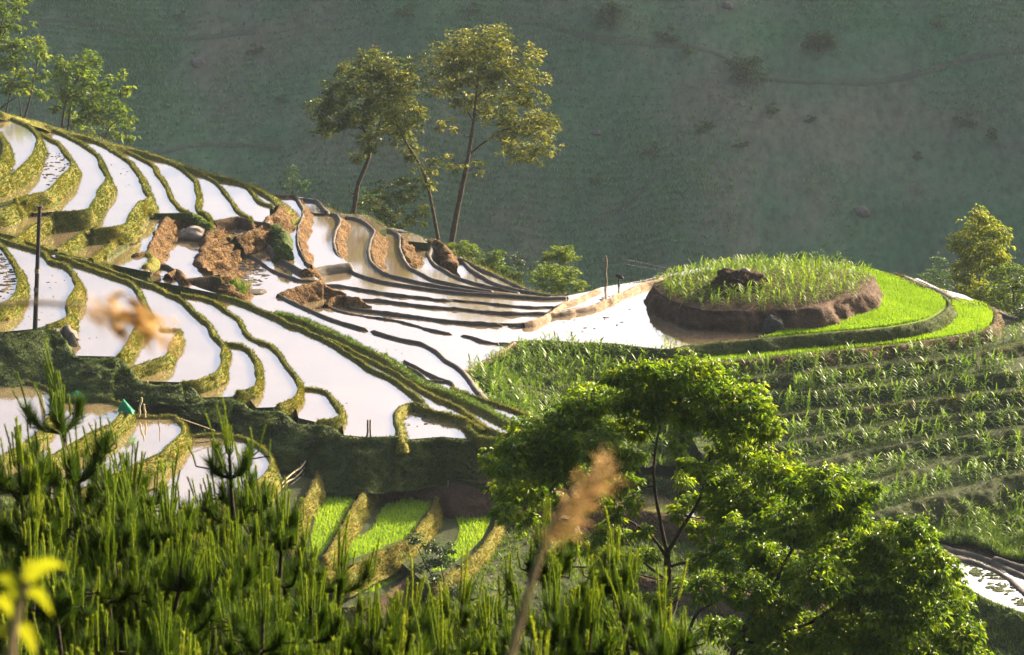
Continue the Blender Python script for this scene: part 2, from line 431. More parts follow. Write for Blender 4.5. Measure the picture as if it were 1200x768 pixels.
# --- the hill in the upper left: banks facing right
bank('A', [(-25, 140), (-8, 150), (0, 159), (5, 170), (3, 182), (-4, 192), (-25, 200)], 9.3, 8.0, 'L', label='short mossy bank at the left edge above the uppermost paddies', **G)
bank('B', [(0, 133), (9, 136), (23, 142), (33, 147), (41, 154), (45, 161), (44, 167), (41, 175), (37, 182), (30, 190), (19, 200), (6, 208), (-12, 215)], 8.4, 7.05, 'L',
     label='tall mossy ochre bank curving round the uppermost paddies at left edge', slope=70, **G)
bank('C', [(47, 155), (59, 163), (68, 167), (73, 174), (76, 179), (81, 184), (84, 191), (81, 198), (75, 203), (69, 209), (62, 217), (54, 224), (40, 227), (28, 230), (18, 233)], 7.3, 5.95, 'L',
     label='mossy bank bending round the paddy with floating straw, second from the left edge', slope=65, **G)
bank('D', [(35, 143), (51, 148), (66, 153), (80, 159), (91, 165), (101, 171), (111, 178), (116, 185), (118, 192), (122, 200), (126, 207), (122, 214), (116, 221), (112, 232), (107, 240), (103, 245), (85, 247), (66, 248)], 6.2, 4.85, 'L',
     label='long mossy bank sweeping from the skyline to a dark corner, third from left edge', slope=67, **G)
bank('E', [(69, 150), (100, 161), (119, 168), (134, 177), (150, 188), (161, 201), (166, 212), (170, 221), (174, 229), (170, 234), (163, 236), (158, 243), (152, 252), (147, 262), (130, 266), (110, 268)], 5.1, 3.85, 'L',
     label='rough mossy bank sweeping down from the skyline to lumpy end by brown landslide', slope=66, lump=0.2, mat='moss', grass=75, width=0.25, bulge=0.1)
F2 = dict(mat='moss', grass=70, lump=0.1, slope=68, width=0.24)
bank('F', [(130, 169), (144, 174), (156, 180), (169, 187), (179, 193), (183, 201), (190, 210), (196, 220), (199, 229), (205, 237), (210, 243), (219, 248)], 3.95, 3.35, 'L', label='narrow mossy bund curving down to the top of the brown collapsed bank', **F2)
bank('G', [(160, 177), (176, 181), (194, 187), (210, 195), (219, 202), (227, 210), (230, 220), (232, 231), (230, 240), (233, 247), (240, 250), (245, 256)], 3.65, 3.0, 'L', label='mossy bund with a broad yellow foot, just left of the dark bank', **F2)
bank('H', [(219, 197), (235, 203), (247, 209), (257, 217), (263, 226), (271, 235), (277, 245), (287, 252), (293, 256)], 3.35, 2.9, 'L', label='thin mossy bund slanting down to the right end of the dark bank', **F2)
bank('I', [(247, 204), (266, 210), (279, 213), (288, 217), (295, 224), (299, 231), (305, 236), (316, 240)], 3.15, 2.75, 'L', label='short mossy bund hooked under the skyline beside the brown lit bank end', **F2)
def bankz(name, pts, zlow, side, **k):
    return bank(name, pts, [p[2] for p in pts], zlow, side, **k)
bankz('SKY', [(-30, 122, 9.6), (0, 131, 9.0), (16, 136, 8.4), (31, 140, 7.5), (47, 143, 7.0), (62, 149, 6.4), (78, 154, 5.8), (100, 160, 5.3), (116, 165, 5.0), (130, 169, 4.6), (156, 174, 4.1), (180, 182, 3.8), (200, 188, 3.7), (220, 196, 3.6), (247, 204, 3.4), (270, 209, 3.3), (293, 217, 3.2), (308, 225, 3.15), (319, 233, 3.1), (326, 241, 3.0)],
      [4, 0, -2], 'L', mat='moss', label='long grassy ridge bank forming the skyline of the terraced hill at upper left', width=0.45, slope=46, grass=40, ghigh=0.3, lump=0.12)
bank('J', [(322, 236), (327, 243), (322, 250), (314, 254), (309, 260)], 3.0, 1.5, 'L', mat='clay', label='crumbling brown bank end under the skyline, lit on its right face', slope=50, lump=0.3, grass=0)
# short second row of banks under the hill
bank('C2', [(-20, 252), (0, 247), (10, 243), (20, 237.5), (29, 236)], 6.95, 5.75, 'R', label='short mossy bank end at left edge, above the pole', slope=70, **G)
bank('D2', [(14, 281), (20, 278), (39, 264), (50, 257), (60, 252.5), (67, 251)], 5.95, 4.7, 'R', label='mossy wedge of bank just behind the top of the dark pole', slope=70, **G)
bank('D2b', [(33, 247), (45, 249), (56, 250), (64, 252)], 5.85, 5.6, 'B', mat='mud', label='thin dark bund right of the pole top under a shaded bank', lump=0.04)
bank('E2', [(66, 292), (74, 287), (88, 278), (102, 268.5), (111, 267)], 4.95, 3.9, 'R', label='mossy wedge of bank right of the dark pole, wider than the one behind it', slope=70, **G)
bank('E2b', [(91, 262), (100, 265), (113, 266), (130, 265), (147, 264)], 4.75, 4.4, 'B', mat='mud', label='thin dark bund joining two mossy wedges beneath the shaded bank', lump=0.04)
bank('F2', [(107, 302), (113, 298), (125, 289), (134, 281.5), (142, 280)], 4.18, 3.4, 'R', label='small mossy wedge of bank between the third wedge and the brown landslide', slope=70, **G)
# --- collapsed brown bank in the middle
bank('W', [(175, 250), (201, 250), (224, 249)], 3.9, 3.55, 'R', slope=75, width=0.25, mat='grassbank', label='straight dark bund running left from the top of the brown collapse', lump=0.04)
bank('X1', [(226, 250), (212, 250), (201, 252), (193, 257), (184, 271), (178, 284), (172, 294), (160, 298)], 3.66, 2.35, 'L', mat='clay', label='crescent of pale rubbly clay bank left of the brown landslide pool', slope=50, lump=0.35, grass=0)
bank('X1t', [(160, 297), (168, 295), (176, 297), (178, 303), (172, 311)], 3.66, 2.45, 'R', mat='moss', label='dark mossy bank tip below the pale clay crescent', slope=60, lump=0.2, grass=40)
bank('X2', [(219, 248), (228, 251), (240, 258), (246, 262)], 3.6, 2.4, 'R', mat='grassbank', label='dark green overhanging bank top above the landslide pool', slope=66, lump=0.25, grass=70, gmat='weed')
bank('Y1', [(240, 259), (241, 266), (241, 275), (243, 284), (240, 294), (234, 303), (238, 312), (247, 318), (258, 323)], [3.4, 3.2, 3.0, 2.9, 2.85, 2.8, 2.75, 2.7, 2.7], 1.0, 'L', mat='clay', label='big brown landslide scar with loose soil spilling to the right', slope=37, lump=0.55, width=0.5, grass=0)
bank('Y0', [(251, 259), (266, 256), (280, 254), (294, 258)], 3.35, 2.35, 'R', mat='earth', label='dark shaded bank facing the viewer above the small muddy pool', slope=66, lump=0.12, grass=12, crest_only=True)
bank('HI', [(290, 257), (302, 260), (314, 261)], 2.95, 2.6, 'B', mat='mud', label='tiny dark bund end between the shaded bank and crumbling brown end', lump=0.04)
bank('Z1', [(276, 277), (284, 275), (296, 270), (305, 266), (313, 261)], 2.75, 1.1, 'R', mat='clay', label='brown crumbling bank face below the small muddy pool', slope=58, lump=0.4, grass=0)
bank('Z2', [(303, 265), (312, 262), (322, 262), (329, 267), (334, 276), (336, 286)], 2.7, 1.3, 'R', mat='grassbank', label='dark bank hump with a bright green top right of the landslide', slope=62, lump=0.3, grass=70, gmat='weed')
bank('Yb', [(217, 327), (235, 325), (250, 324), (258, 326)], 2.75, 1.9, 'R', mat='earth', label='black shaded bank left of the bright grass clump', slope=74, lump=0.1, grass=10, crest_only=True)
bank('Yc', [(171, 309), (188, 309), (197, 311), (203, 315)], 2.75, 2.45, 'B', mat='mud', label='short dark bund leading to a small brown clod beside the long green bund', lump=0.05)
bank('Yd', [(196, 321), (202, 318), (207, 315), (212, 320), (216, 326)], 2.95, 2.4, 'R', mat='clay', label='small brown triangular clod of earth behind the long green bund', slope=55, lump=0.2)
# --- muddy paddies right of the collapse
bank('c0', [(285, 295), (296, 300), (304, 304), (316, 314), (328, 319), (340, 323), (351, 327), (371, 328)], 1.20, 1.0, 'B', mat='mud', label='grey mud bund curving from the landslide foot to the rock lump', width=0.3, lump=0.07)
bank('c0b', [(315, 287), (322, 297), (328, 302), (339, 308), (348, 313), (356, 317)], 1.60, 1.2, 'B', mat='mud', label='dark mud bund running from the green topped hump to the rock lump', width=0.3, lump=0.06)
bank('c1', [(320, 229), (334, 229), (345, 229), (351, 236), (356, 245), (354, 256), (350, 268), (350, 282), (354, 295), (359, 306), (366, 311)], 1.75, 0.75, 'L', mat='clay', label='first brown lit terrace face right of the skyline end, broadest at its middle', slope=52, lump=0.16, width=0.2)
bank('c1m', [(320, 228.5), (334, 228.5), (345, 228.5), (350, 236), (355, 245), (353, 256), (349, 268), (349, 282), (353, 295), (358, 306), (365, 311)], 1.78, 1.4, 'B', mat='mud', width=0.26, lump=0.05, label='dark rim line along the top of the first brown lit face')
bank('c1b', [(368, 315), (380, 312), (395, 310), (409, 308)], 1.15, 0.3, 'R', mat='mud', label='straight dark mud wall facing the viewer right of the rock lump', slope=72, lump=0.06)
bank('c1s', [(350, 232), (362, 233), (372, 235), (377, 241), (383, 247)], 1.3, 0.0, 'L', mat='mud', label='small dark bund stepping down the skyline right of the first brown face', lump=0.06)
bank('c1t', [(368, 247), (379, 248), (390, 250)], 1.1, 0.8, 'B', mat='mud', label='short dark bund closing the tiny skyline paddy', lump=0.04, taper=(True, False))
bank('c2', [(383, 247), (390, 250), (396, 253), (398, 261), (393, 272), (391, 287), (395, 297), (403, 304), (408, 310), (412, 316), (420, 320), (445, 328), (476, 333), (503, 337), (542, 342), (589, 345), (636, 348), (664, 347)], [1.1, 1.1, 1.1, 1.1, 1.1, 1.1, 1.0, .9, .75] + [0.65] * 9, 0.1, 'L', mat='mud', label='second terrace edge from the skyline, turning into a long dark horizontal bund', slope=70, lump=0.06, width=0.26)
bank('c2f', [(398, 254), (400, 262), (396, 272), (394, 285), (397, 297)], 1.02, 0.1, 'L', mat='clay', label='second brown lit terrace face, smaller than the first', slope=47, lump=0.18)
bank('c3', [(404, 253), (420, 256), (429, 261), (439, 270), (434, 282), (432, 295), (436, 307), (445, 315), (456, 321), (476, 326), (500, 331), (525, 335.5), (561, 340.8), (600, 345), (640, 348)], 0.62, -0.35, 'L', mat='mud', label='third terrace edge from the skyline, curving into the bundle of dark bunds', slope=70, lump=0.06, width=0.26)
bank('c3f', [(441, 271), (437, 282), (435, 295), (439, 307)], 0.58, -0.4, 'L', mat='clay', label='third brown lit terrace face beside the paddy with tree reflections', slope=45, lump=0.2)
bank('c4', [(453, 268), (467, 274), (468, 289), (471, 298), (478, 310), (490, 317), (505, 325), (525, 330.5), (545, 335), (575, 340.5)], -0.1, -1.0, 'L', mat='mud', label='fourth terrace edge curving down below the bush', slope=70, lump=0.06, width=0.26)
bank('c4f', [(470, 276), (472, 288), (475, 299)], -0.12, -1.05, 'L', mat='clay', label='dark brown slumped terrace face below the bush', slope=38, lump=0.3)
bank('c5', [(498, 283), (505, 289), (503, 299), (508, 308), (521, 316), (535, 323.5), (558, 331), (585, 338), (606, 342.5)], -0.8, -1.6, 'L', mat='mud', label='fifth terrace edge starting under the feet of the tall trees', slope=70, lump=0.06, width=0.26)
bank('c5f', [(501, 281), (512, 281), (520, 287), (527, 296), (529, 306)], -0.45, -1.6, 'R', mat='clay', label='brown eroded bank right under the trunks of the tall trees', slope=58, lump=0.35)
bank('c6', [(528, 301), (539, 301), (549, 312), (561, 321), (574, 328), (592, 335), (614, 340), (636, 344)], -1.4, -1.8, 'L', mat='mud', label='last inner bund before the shrubby terrace rim', slope=50, lump=0.08)
bankz('RIM', [(368, 233, 1.2), (376, 241, 1.2), (384, 246, 1.1), (395, 250, .9), (413, 252, .6), (429, 253, .4), (440, 259, .2), (453, 267, 0), (466, 270, -.1), (480, 273, -.3), (493, 278, -.5), (503, 285, -.7), (520, 296, -1), (545, 304, -1.3), (564, 314, -1.5), (586, 324, -1.6), (602, 332, -1.6), (621, 340, -1.5), (644, 345, -1.2), (670, 345, -.7), (694, 341, -.3), (710, 338, 0), (735, 333, .1), (757, 329, .2), (782, 323, .3)],
      [-1.5, -3, -4, -4, -3], 'L', mat='mud', label='dark rim bund along the far edge of the middle terraces', slope=45, lump=0.1, width=0.4, grass=8, ghigh=0.3, crest_only=True)
# --- the nearly level middle paddies
BD = dict(side='B', mat='mud', width=0.25, lump=0.09, grass=0)
bank('d3a', [(379, 333), (398, 334), (429, 339), (461, 344), (500, 348), (511, 350), (534, 351)], 0.48, 0.2, label='long dark mud bund left of the notch, third line below the tall trees', taper=(False, True), **BD)
bank('d3b', [(541, 352), (567, 354), (592, 357), (621, 359), (650, 359)], 0.43, 0.2, label='dark mud bund right of the notch, ending at the pale lit bund', taper=(True, False), **BD)
bank('d4', [(421, 350), (445, 351), (476, 355), (511, 359), (542, 361), (566, 364), (597, 366), (620, 366), (641, 366)], 0.38, 0.1, label='unbroken dark mud bund running from the clod island to the pale bund', **BD)
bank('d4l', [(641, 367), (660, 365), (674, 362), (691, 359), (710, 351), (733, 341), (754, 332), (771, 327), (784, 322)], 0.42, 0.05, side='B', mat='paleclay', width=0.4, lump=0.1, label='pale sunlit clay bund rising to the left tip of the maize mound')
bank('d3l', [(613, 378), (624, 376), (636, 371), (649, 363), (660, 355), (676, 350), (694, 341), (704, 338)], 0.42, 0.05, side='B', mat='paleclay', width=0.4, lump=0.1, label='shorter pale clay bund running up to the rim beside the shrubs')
bank('d5a', [(407, 357), (420, 361), (445, 364), (476, 368), (511, 373), (542, 376), (575, 378), (589, 379)], 0.30, 0.05, label='dark mud bund from the clod island, left of its small notch', taper=(False, True), **BD)
bank('d5b', [(595, 379), (604, 379), (614, 378)], 0.30, 0.05, label='stub of dark mud bund joining the pale clay bund', taper=(True, False), **BD)
bank('d6a', [(381, 353), (387, 359), (407, 366), (429, 370), (453, 373), (476, 378), (503, 385), (532, 391)], 0.30, 0.08, label='dark mud bund curving from the brown pool to a notch', taper=(False, True), **BD)
bank('d6b', [(537, 392), (552, 394), (567, 399), (585, 402), (604, 402)], 0.30, 0.0, label='dark mud bund from the notch to the corner of the green field', taper=(True, False), **BD)
bank('c7a', [(328, 345), (343, 353), (365, 363), (386, 372), (414, 381), (431, 386)], 1.20, 0.2, 'L', mat='mud', label='grey mud bund below the broken brown bank, left of a hairline gap', slope=55, lump=0.06, taper=(False, True), width=0.28)
bank('c7b', [(433, 386), (453, 392), (476, 398), (493, 401), (507, 408), (521, 420), (533, 427), (543, 436), (553, 449), (562, 461)], 1.20, 0.2, 'L', mat='mud', label='grey mud bund bending down to the lower corner of the green field', slope=55, lump=0.06, taper=(True, False), width=0.28)
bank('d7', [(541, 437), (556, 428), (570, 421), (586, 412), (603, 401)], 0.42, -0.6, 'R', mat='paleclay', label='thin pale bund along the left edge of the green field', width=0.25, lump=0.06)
bank('BB', [(327, 345), (337, 340), (352, 335), (366, 331), (375, 328), (383, 335), (391, 339), (405, 343)], [1.3, 1.4, 1.45, 1.5, 1.5, 1.0, .8, .5], 0.05, 'R', mat='clay', label='broken dark brown bank above a brown pool in the middle', slope=58, lump=0.3)
bank('CC', [(383, 356), (386, 351), (394, 347), (404, 346), (411, 349), (420, 349), (424, 354)], [.5, .7, .8, .85, .8, .8, .6], 0.05, 'R', mat='clay', label='small clod island of dark mud with a bright right end', slope=60, lump=0.3)
# --- long green bunds crossing the slope
K = dict(mat='moss', grass=90, lump=0.10, slope=62, gmat='bankgrass', ghigh=0.18, width=0.24)
bankz('K0', [(-20, 268, 6.2), (0, 273, 6.0), (26, 280, 5.6), (52, 289, 5.1), (78, 296, 4.6), (109, 305, 3.95), (146, 312, 3.2), (182, 322, 2.3), (208, 328, 2.0), (238, 339, 1.85), (257, 345, 1.8), (276, 350, 1.8), (294, 357, 1.8), (310, 364, 1.8), (326, 371, 1.8), (340, 379, 1.8), (351, 382, 1.78), (367, 390, 1.76), (384, 398, 1.75), (401, 409, 1.75), (420, 421, 1.75), (432, 430, 1.75), (457, 441, 1.75), (470, 450, 1.75), (482, 459, 1.75), (492, 469, 1.75), (498, 476, 1.7)],
      [5.2, 4.2, 2.6, 1.2, 1.0, 1.3, 1.3], 'L', label='longest green bund, crossing diagonally behind the pole to the hooked corner', **K)
bank('S2', [(384, 396), (398, 403), (417, 412), (439, 423), (461, 434), (478, 445), (500, 458), (513, 466), (522, 469), (539, 477), (551, 487), (564, 497), (585, 506), (610, 512)], 1.72, 1.35, 'L', label='middle one of the three green bunds running down to the hooked corner', **K)
bank('S3', [(322, 366), (339, 370), (352, 374), (367, 380), (382, 387), (398, 394), (413, 401), (429, 408), (448, 417), (461, 427), (476, 436), (489, 446), (511, 453), (529, 460), (551, 471), (570, 480), (589, 490), (610, 498), (630, 506)], 1.75, 0.95, 'L', label='thick weedy green bund, uppermost of the three running down right', mat='moss', grass=110, lump=0.16, slope=50, gmat='weed', ghigh=0.32, width=0.5)
bank('S4', [(528, 454), (540, 457), (554, 463), (573, 470), (592, 476), (611, 483), (626, 490), (645, 498)], 1.35, -0.3, 'L', label='short yellow green bund below the foot of the green field', **K)
bank('T', [(496, 477), (508, 481), (517, 483), (536, 487), (551, 493), (566, 503)], 1.7, 1.3, 'B', label='green bund stub running right from the hooked corner', mat='moss', grass=60, lump=0.08, width=0.36)
bank('hook', [(499, 475), (489, 472), (479, 472), (470, 477), (465, 484), (467, 497), (468, 508), (469, 516)], 1.72, 1.25, 'L', label='hooked green and brown bund end above the shaded grassy wall', mat='moss', grass=30, lump=0.1, width=0.4, slope=60)
bank('hook2', [(549, 495), (552, 503), (560, 510), (575, 514), (600, 514)], 1.6, 1.2, 'B', label='yellow grassy bund corner half hidden by the big tree', mat='moss', grass=70, lump=0.12, width=0.5)
bank('V1', [(474, 422), (482, 426), (501, 436), (517, 443), (529, 447), (533, 455)], 1.20, 1.0, 'B', mat='mud', width=0.25, lump=0.06, label='dark mud strip beside the thick weedy bund')
bank('V2', [(478, 429), (488, 434), (495, 439), (500, 445), (510, 445), (520, 446)], 1.17, 1.0, 'B', mat='mud', width=0.25, lump=0.06, label='thin forked mud strip squeezed against the thick weedy bund')
bank('stub', [(112, 306), (130, 310), (148, 315), (164, 321), (172, 325), (176, 330)], 3.0, 2.5, 'L', label='short green bund stub between two longer ones right of the pole', **K)
# --- lower left set
LL = dict(mat='moss', grass=85, lump=0.14, gmat='bankgrass', ghigh=0.2, width=0.24, bulge=0.1)
bank('L0', [(-15, 279), (0, 286), (8, 295), (15, 307), (20, 318), (22, 328), (20, 340), (12, 350), (0, 356), (-20, 362)], 6.7, 5.6, 'L', slope=67, label='mossy bank rounding the corner paddy at left edge', **LL)
bank('L', [(-20, 274), (0, 279), (16, 284), (40, 291), (52, 297), (58, 304), (66, 307), (75, 309), (83, 316), (88, 325), (90, 332), (87, 339), (82, 348), (79, 356), (81, 366), (77, 373), (67, 377), (56, 381)], 5.85, 4.6, 'L', slope=69, label='mossy bank right of the pole, with a dark hollow at its foot', **LL)
bank('M', [(67, 298), (84, 305), (100, 311), (125, 320), (150, 329), (158, 335), (164, 348), (170, 356), (174, 364), (166, 375), (156, 387), (151, 398), (146, 407), (140, 415)], [5.0, 4.95, 4.9, 4.9] + [4.88] * 10, 3.95, 'L', slope=69, label='mossy bank behind the blurred grass plumes', **LL)
bank('N1', [(186, 385), (199, 386), (210, 387), (204, 395), (199, 404), (198, 412), (192, 418), (178, 422), (160, 428), (148, 433)], 4.15, 3.25, 'L', slope=73, label='mossy bank corner, dark in front, beside the blurred plumes', **LL)
bank('N', [(66, 295), (78, 298), (109, 308), (136, 318), (156, 325), (180, 334), (198, 343), (212, 350), (223, 361), (233, 370), (244, 379), (251, 392), (261, 403), (261, 414), (260, 426), (256, 434), (244, 441), (230, 445), (216, 447)], [5, 4.9, 4.3, 3.9, 3.7] + [3.55] * 14, 2.6, 'L', slope=71, label='long mossy bank from the pole that ends in a shaded bend', **LL)
bank('O', [(264, 401), (274, 402), (284, 404), (292, 410), (299, 420), (301, 430), (303, 440), (301, 450), (292, 455), (280, 458)], 2.95, 2.1, 'L', slope=72, label='short mossy bank branching off the long one and bending left', **LL)
bank('Q', [(212, 344), (222, 346), (235, 348), (249, 353), (266, 364), (280, 373), (283, 381), (287, 389), (301, 398), (316, 404), (325, 412), (334, 425), (341, 434), (349, 446), (351, 456), (347, 464), (338, 469), (327, 474)], 2.45, 1.6, 'L', slope=72, label='winding mossy bank left of the largest white paddy', **LL)
bank('Rr', [(354, 454), (364, 454), (376, 456), (385, 461), (391, 470), (398, 480), (399, 487), (390, 490), (374, 493)], 2.05, 1.3, 'L', slope=71, label='low curved bank end in the corner of the largest white paddy', **LL)
bankz('BIG', [(-40, 393, 5.8), (0, 391, 5.8), (25, 390, 5.8), (44, 387, 5.8), (58, 385, 5.75), (70, 392, 5.4), (79, 405, 5.0), (86, 417, 4.85), (110, 421, 4.85), (138, 420, 4.8), (149, 431, 4.2), (160, 446, 3.65), (180, 451, 3.5), (208, 451, 3.5), (217, 449, 3.4), (227, 458, 3.1), (235, 467, 2.9), (252, 469, 2.85), (269, 468, 2.85), (282, 472, 2.6), (294, 481, 2.4), (312, 483, 2.38), (327, 482, 2.36), (336, 488, 2.2), (345, 496, 2.0), (360, 498, 1.95), (375, 498, 1.95), (390, 503, 1.85), (401, 511, 1.72), (430, 514, 1.7), (465, 512, 1.7), (480, 517, 1.4), (517, 514, 1.4), (545, 516, 1.4), (570, 512, 1.4), (605, 512, 1.2), (640, 512, 1.0), (670, 515, 0.6)],
      [3.6, 3.5, 3.4, 3.3, 3.2, 3.05, 2.7, 2.3, 1.9, 1.4, 0.7, -0.1, -0.6, -0.8, -0.9, -1.0, -1.2], 'R', mat='grassbank', slope=[27, 27, 27, 28, 29, 30, 32, 36, 48, 60, 64, 64], bulge=0.03, lump=0.25, width=0.4, grass=70, gmat='shadetintweed', ghigh=0.3, label='tall shaded grassy bank stepping down under the lower left paddies')
bank('HOL', [(62, 388), (66, 383), (74, 378), (80, 381), (84, 390)], 5.55, 4.4, 'R', mat='mud', slope=70, lump=0.2, label='dark bare hollow in the bank end beside the pole')
# small paddies below the tall shaded bank
bank('LLb0', [(-10, 444), (20, 445), (40, 448), (58, 456), (63, 470), (57, 490), (38, 512), (0, 535)], 3.7, 2.95, 'L', slope=69, label='mossy paddy edge at the lower left, seen through the pine tips', **LL)
bank('LLb1', [(78, 464), (98, 464), (120, 466), (138, 471), (150, 477), (146, 482), (138, 489), (130, 497), (119, 501), (103, 509), (84, 520), (70, 528), (40, 548)], 3.15, 2.1, 'L', slope=71, label='lit ochre bank below the green nets', **LL)
bank('LLb2', [(158, 486), (183, 487), (203, 487), (211, 493), (215, 499), (213, 508), (198, 521), (190, 530), (170, 539), (120, 561), (80, 580)], 2.35, 1.2, 'L', slope=71, label='rounded lit ochre bank right of the one below the nets', **LL)
bank('LLb3', [(224, 510), (248, 508), (272, 510), (292, 515), (305, 522), (314, 531), (317, 544), (303, 562), (262, 586), (200, 605)], 1.5, 0.2, 'L', slope=71, label='lit ochre bank end next to the bamboo fence', **LL)
# --- rice seedling plots, low in the middle
SB = dict(mat='moss', grass=80, lump=0.13, gmat='drygrass', ghigh=0.2, width=0.25, slope=70, bulge=0.1)
bank('Gb0', [(318, 533), (340, 532), (360, 532), (371, 536), (372, 552), (364, 572), (350, 600), (335, 625)], 0.00, -1.20, 'L', label='narrow lit bank left of the first seedling plot', **SB)
bank('Gb1', [(388, 545), (407, 546), (428, 543), (436, 548), (434, 562), (426, 574), (417, 590), (409, 604), (398, 624), (380, 652)], -0.80, -2.05, 'L', label='straw coloured bank between the first and second seedling plots', **SB)
bank('Gb2', [(458, 568), (480, 564), (503, 566), (511, 573), (511, 586), (505, 600), (496, 611), (483, 628), (468, 637), (450, 644), (428, 655), (405, 668)], -1.65, -2.85, 'L', label='straw coloured bank right of the second seedling plot', **SB)
bank('Gb3', [(526, 590), (545, 588), (566, 590), (580, 598), (583, 612), (573, 628), (560, 646), (538, 664), (510, 680)], -2.40, -3.60, 'L', label='bank edge right of the third seedling plot, by the pines', **SB)
bank('Gb4', [(420, 672), (440, 668), (470, 660), (486, 662), (478, 678), (460, 692), (440, 704), (415, 712)], -3.15, -4.60, 'L', label='grey bank below the lowest sliver of seedlings', mat='earth', grass=30, gmat='drygrass', lump=0.15, slope=58)
bank('bare', [(430, 548), (455, 546), (480, 546), (500, 547), (520, 549), (540, 555), (555, 560), (585, 564), (640, 570)], [-.6, -.5, -.5, -.45, -.4, -.6, -.8, -1, -1.3], -2.4, 'R', mat='earth', label='smooth bare earth bank under the shaded grassy wall', slope=48, lump=0.12, width=0.9)
bank('bare2', [(515, 580), (540, 583), (570, 586), (610, 590), (650, 592)], [-1.9, -2.0, -2.1, -2.3, -2.5], -4.0, 'R', mat='earth', label='second bare earth step behind the third seedling plot', slope=50, lump=0.12, width=0.5)
bank('Wlump', [(388, 528), (395, 525), (404, 524), (413, 527), (416, 532)], 0.2, -1.0, 'R', mat='grassbank', label='low dark weedy hummock right of the path end under the wall', slope=50, lump=0.3, grass=80, gmat='drygrass')
# --- the round mound and the rice rings on the right
MT = [(800, 324), (779, 328), (769, 333), (772, 339), (781, 346), (793, 352), (808, 358), (825, 362), (851, 363), (882, 363), (908, 362), (929, 362), (954, 359), (976, 352), (1000, 346), (1012, 338), (1022, 329), (1018, 322)]
bank('MND', MT, [1.5, 1.5, 1.45, 1.4, 1.45, 1.55, 1.5, 1.6, 1.6, 1.5, 1.45, 1.55, 1.65, 1.7, 1.75, 1.7, 1.6, 1.6], 0.05, 'R', mat='earth', label='bare brown earth wall around the maize mound', slope=66, lump=0.2, wob=0.45, endcap=False, width=0.5)
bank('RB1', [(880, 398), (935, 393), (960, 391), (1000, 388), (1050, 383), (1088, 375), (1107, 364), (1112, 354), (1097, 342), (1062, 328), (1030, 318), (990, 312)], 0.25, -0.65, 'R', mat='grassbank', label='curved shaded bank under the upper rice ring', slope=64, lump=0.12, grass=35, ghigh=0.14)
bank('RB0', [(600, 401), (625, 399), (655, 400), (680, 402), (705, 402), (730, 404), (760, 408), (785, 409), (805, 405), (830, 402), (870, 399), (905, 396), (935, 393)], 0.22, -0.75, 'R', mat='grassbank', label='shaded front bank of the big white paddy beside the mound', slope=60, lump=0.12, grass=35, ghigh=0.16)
bank('RB2', [(790, 425), (837, 424), (889, 420), (941, 415), (1000, 409), (1069, 402), (1130, 392), (1156, 386), (1166, 374), (1163, 363), (1150, 355), (1120, 349), (1098, 338), (1073, 329), (1050, 320)], -0.6, -1.5, 'R', mat='earth', label='outer bank of the lower rice strip, lit at its right end', slope=58, lump=0.16, grass=22, ghigh=0.2, gmat='bankgrass')
bank('RBo', [(1060, 324), (1075, 331), (1100, 340), (1120, 350), (1145, 357), (1165, 362), (1180, 369), (1210, 380)], [-.4, -.4, -.45, -.5, -.6, -.9, -1.2, -1.6], -4, 'L', mat='mud', label='grey outermost bund behind the rice rings at right edge', slope=45, lump=0.1, width=0.5)
RR = [
 ([(770, 448), (820, 447), (874, 443), (924, 439), (976, 433), (1020, 429), (1052, 426), (1104, 421), (1147, 413), (1175, 407), (1200, 401), (1240, 390)], -1.45, 'first'),
 ([(790, 470), (850, 465), (905, 461), (958, 459), (1000, 455), (1052, 450), (1104, 444), (1147, 439), (1200, 434), (1250, 428)], -2.2, 'second'),
 ([(800, 492), (860, 489), (922, 485), (976, 480), (1000, 479), (1052, 473), (1104, 467), (1147, 461), (1200, 458), (1250, 453)], -3.0, 'third'),
 ([(820, 530), (880, 524), (940, 516), (1000, 505), (1043, 496), (1104, 489), (1156, 483), (1200, 479), (1250, 474)], -3.85, 'fourth'),
 ([(840, 560), (900, 550), (960, 540), (1000, 530), (1052, 521), (1104, 514), (1147, 509), (1200, 502), (1250, 495)], -4.65, 'fifth'),
 ([(870, 598), (940, 586), (1000, 572), (1026, 563), (1052, 555), (1087, 548), (1121, 537), (1156, 534), (1200, 530), (1250, 526)], -5.5, 'sixth'),
 ([(900, 630), (970, 614), (1040, 597), (1069, 588), (1095, 581), (1121, 574), (1156, 564), (1173, 559), (1200, 555), (1250, 548)], -6.3, 'seventh')]
for i, (pts, z, nm) in enumerate(RR):
    nxt = RR[i + 1][1] if i < 6 else -7.9
    bank('R%d' % i, pts, z + 0.08, nxt - 0.05, 'R', mat='tread', label='%s step below the lower rice strip on the maize slope, a shaded soil bank' % nm, slope=58, lump=0.16, width=0.4, grass=26, gmat='bankgrass', ghigh=0.16, crest_only=(i < 3))
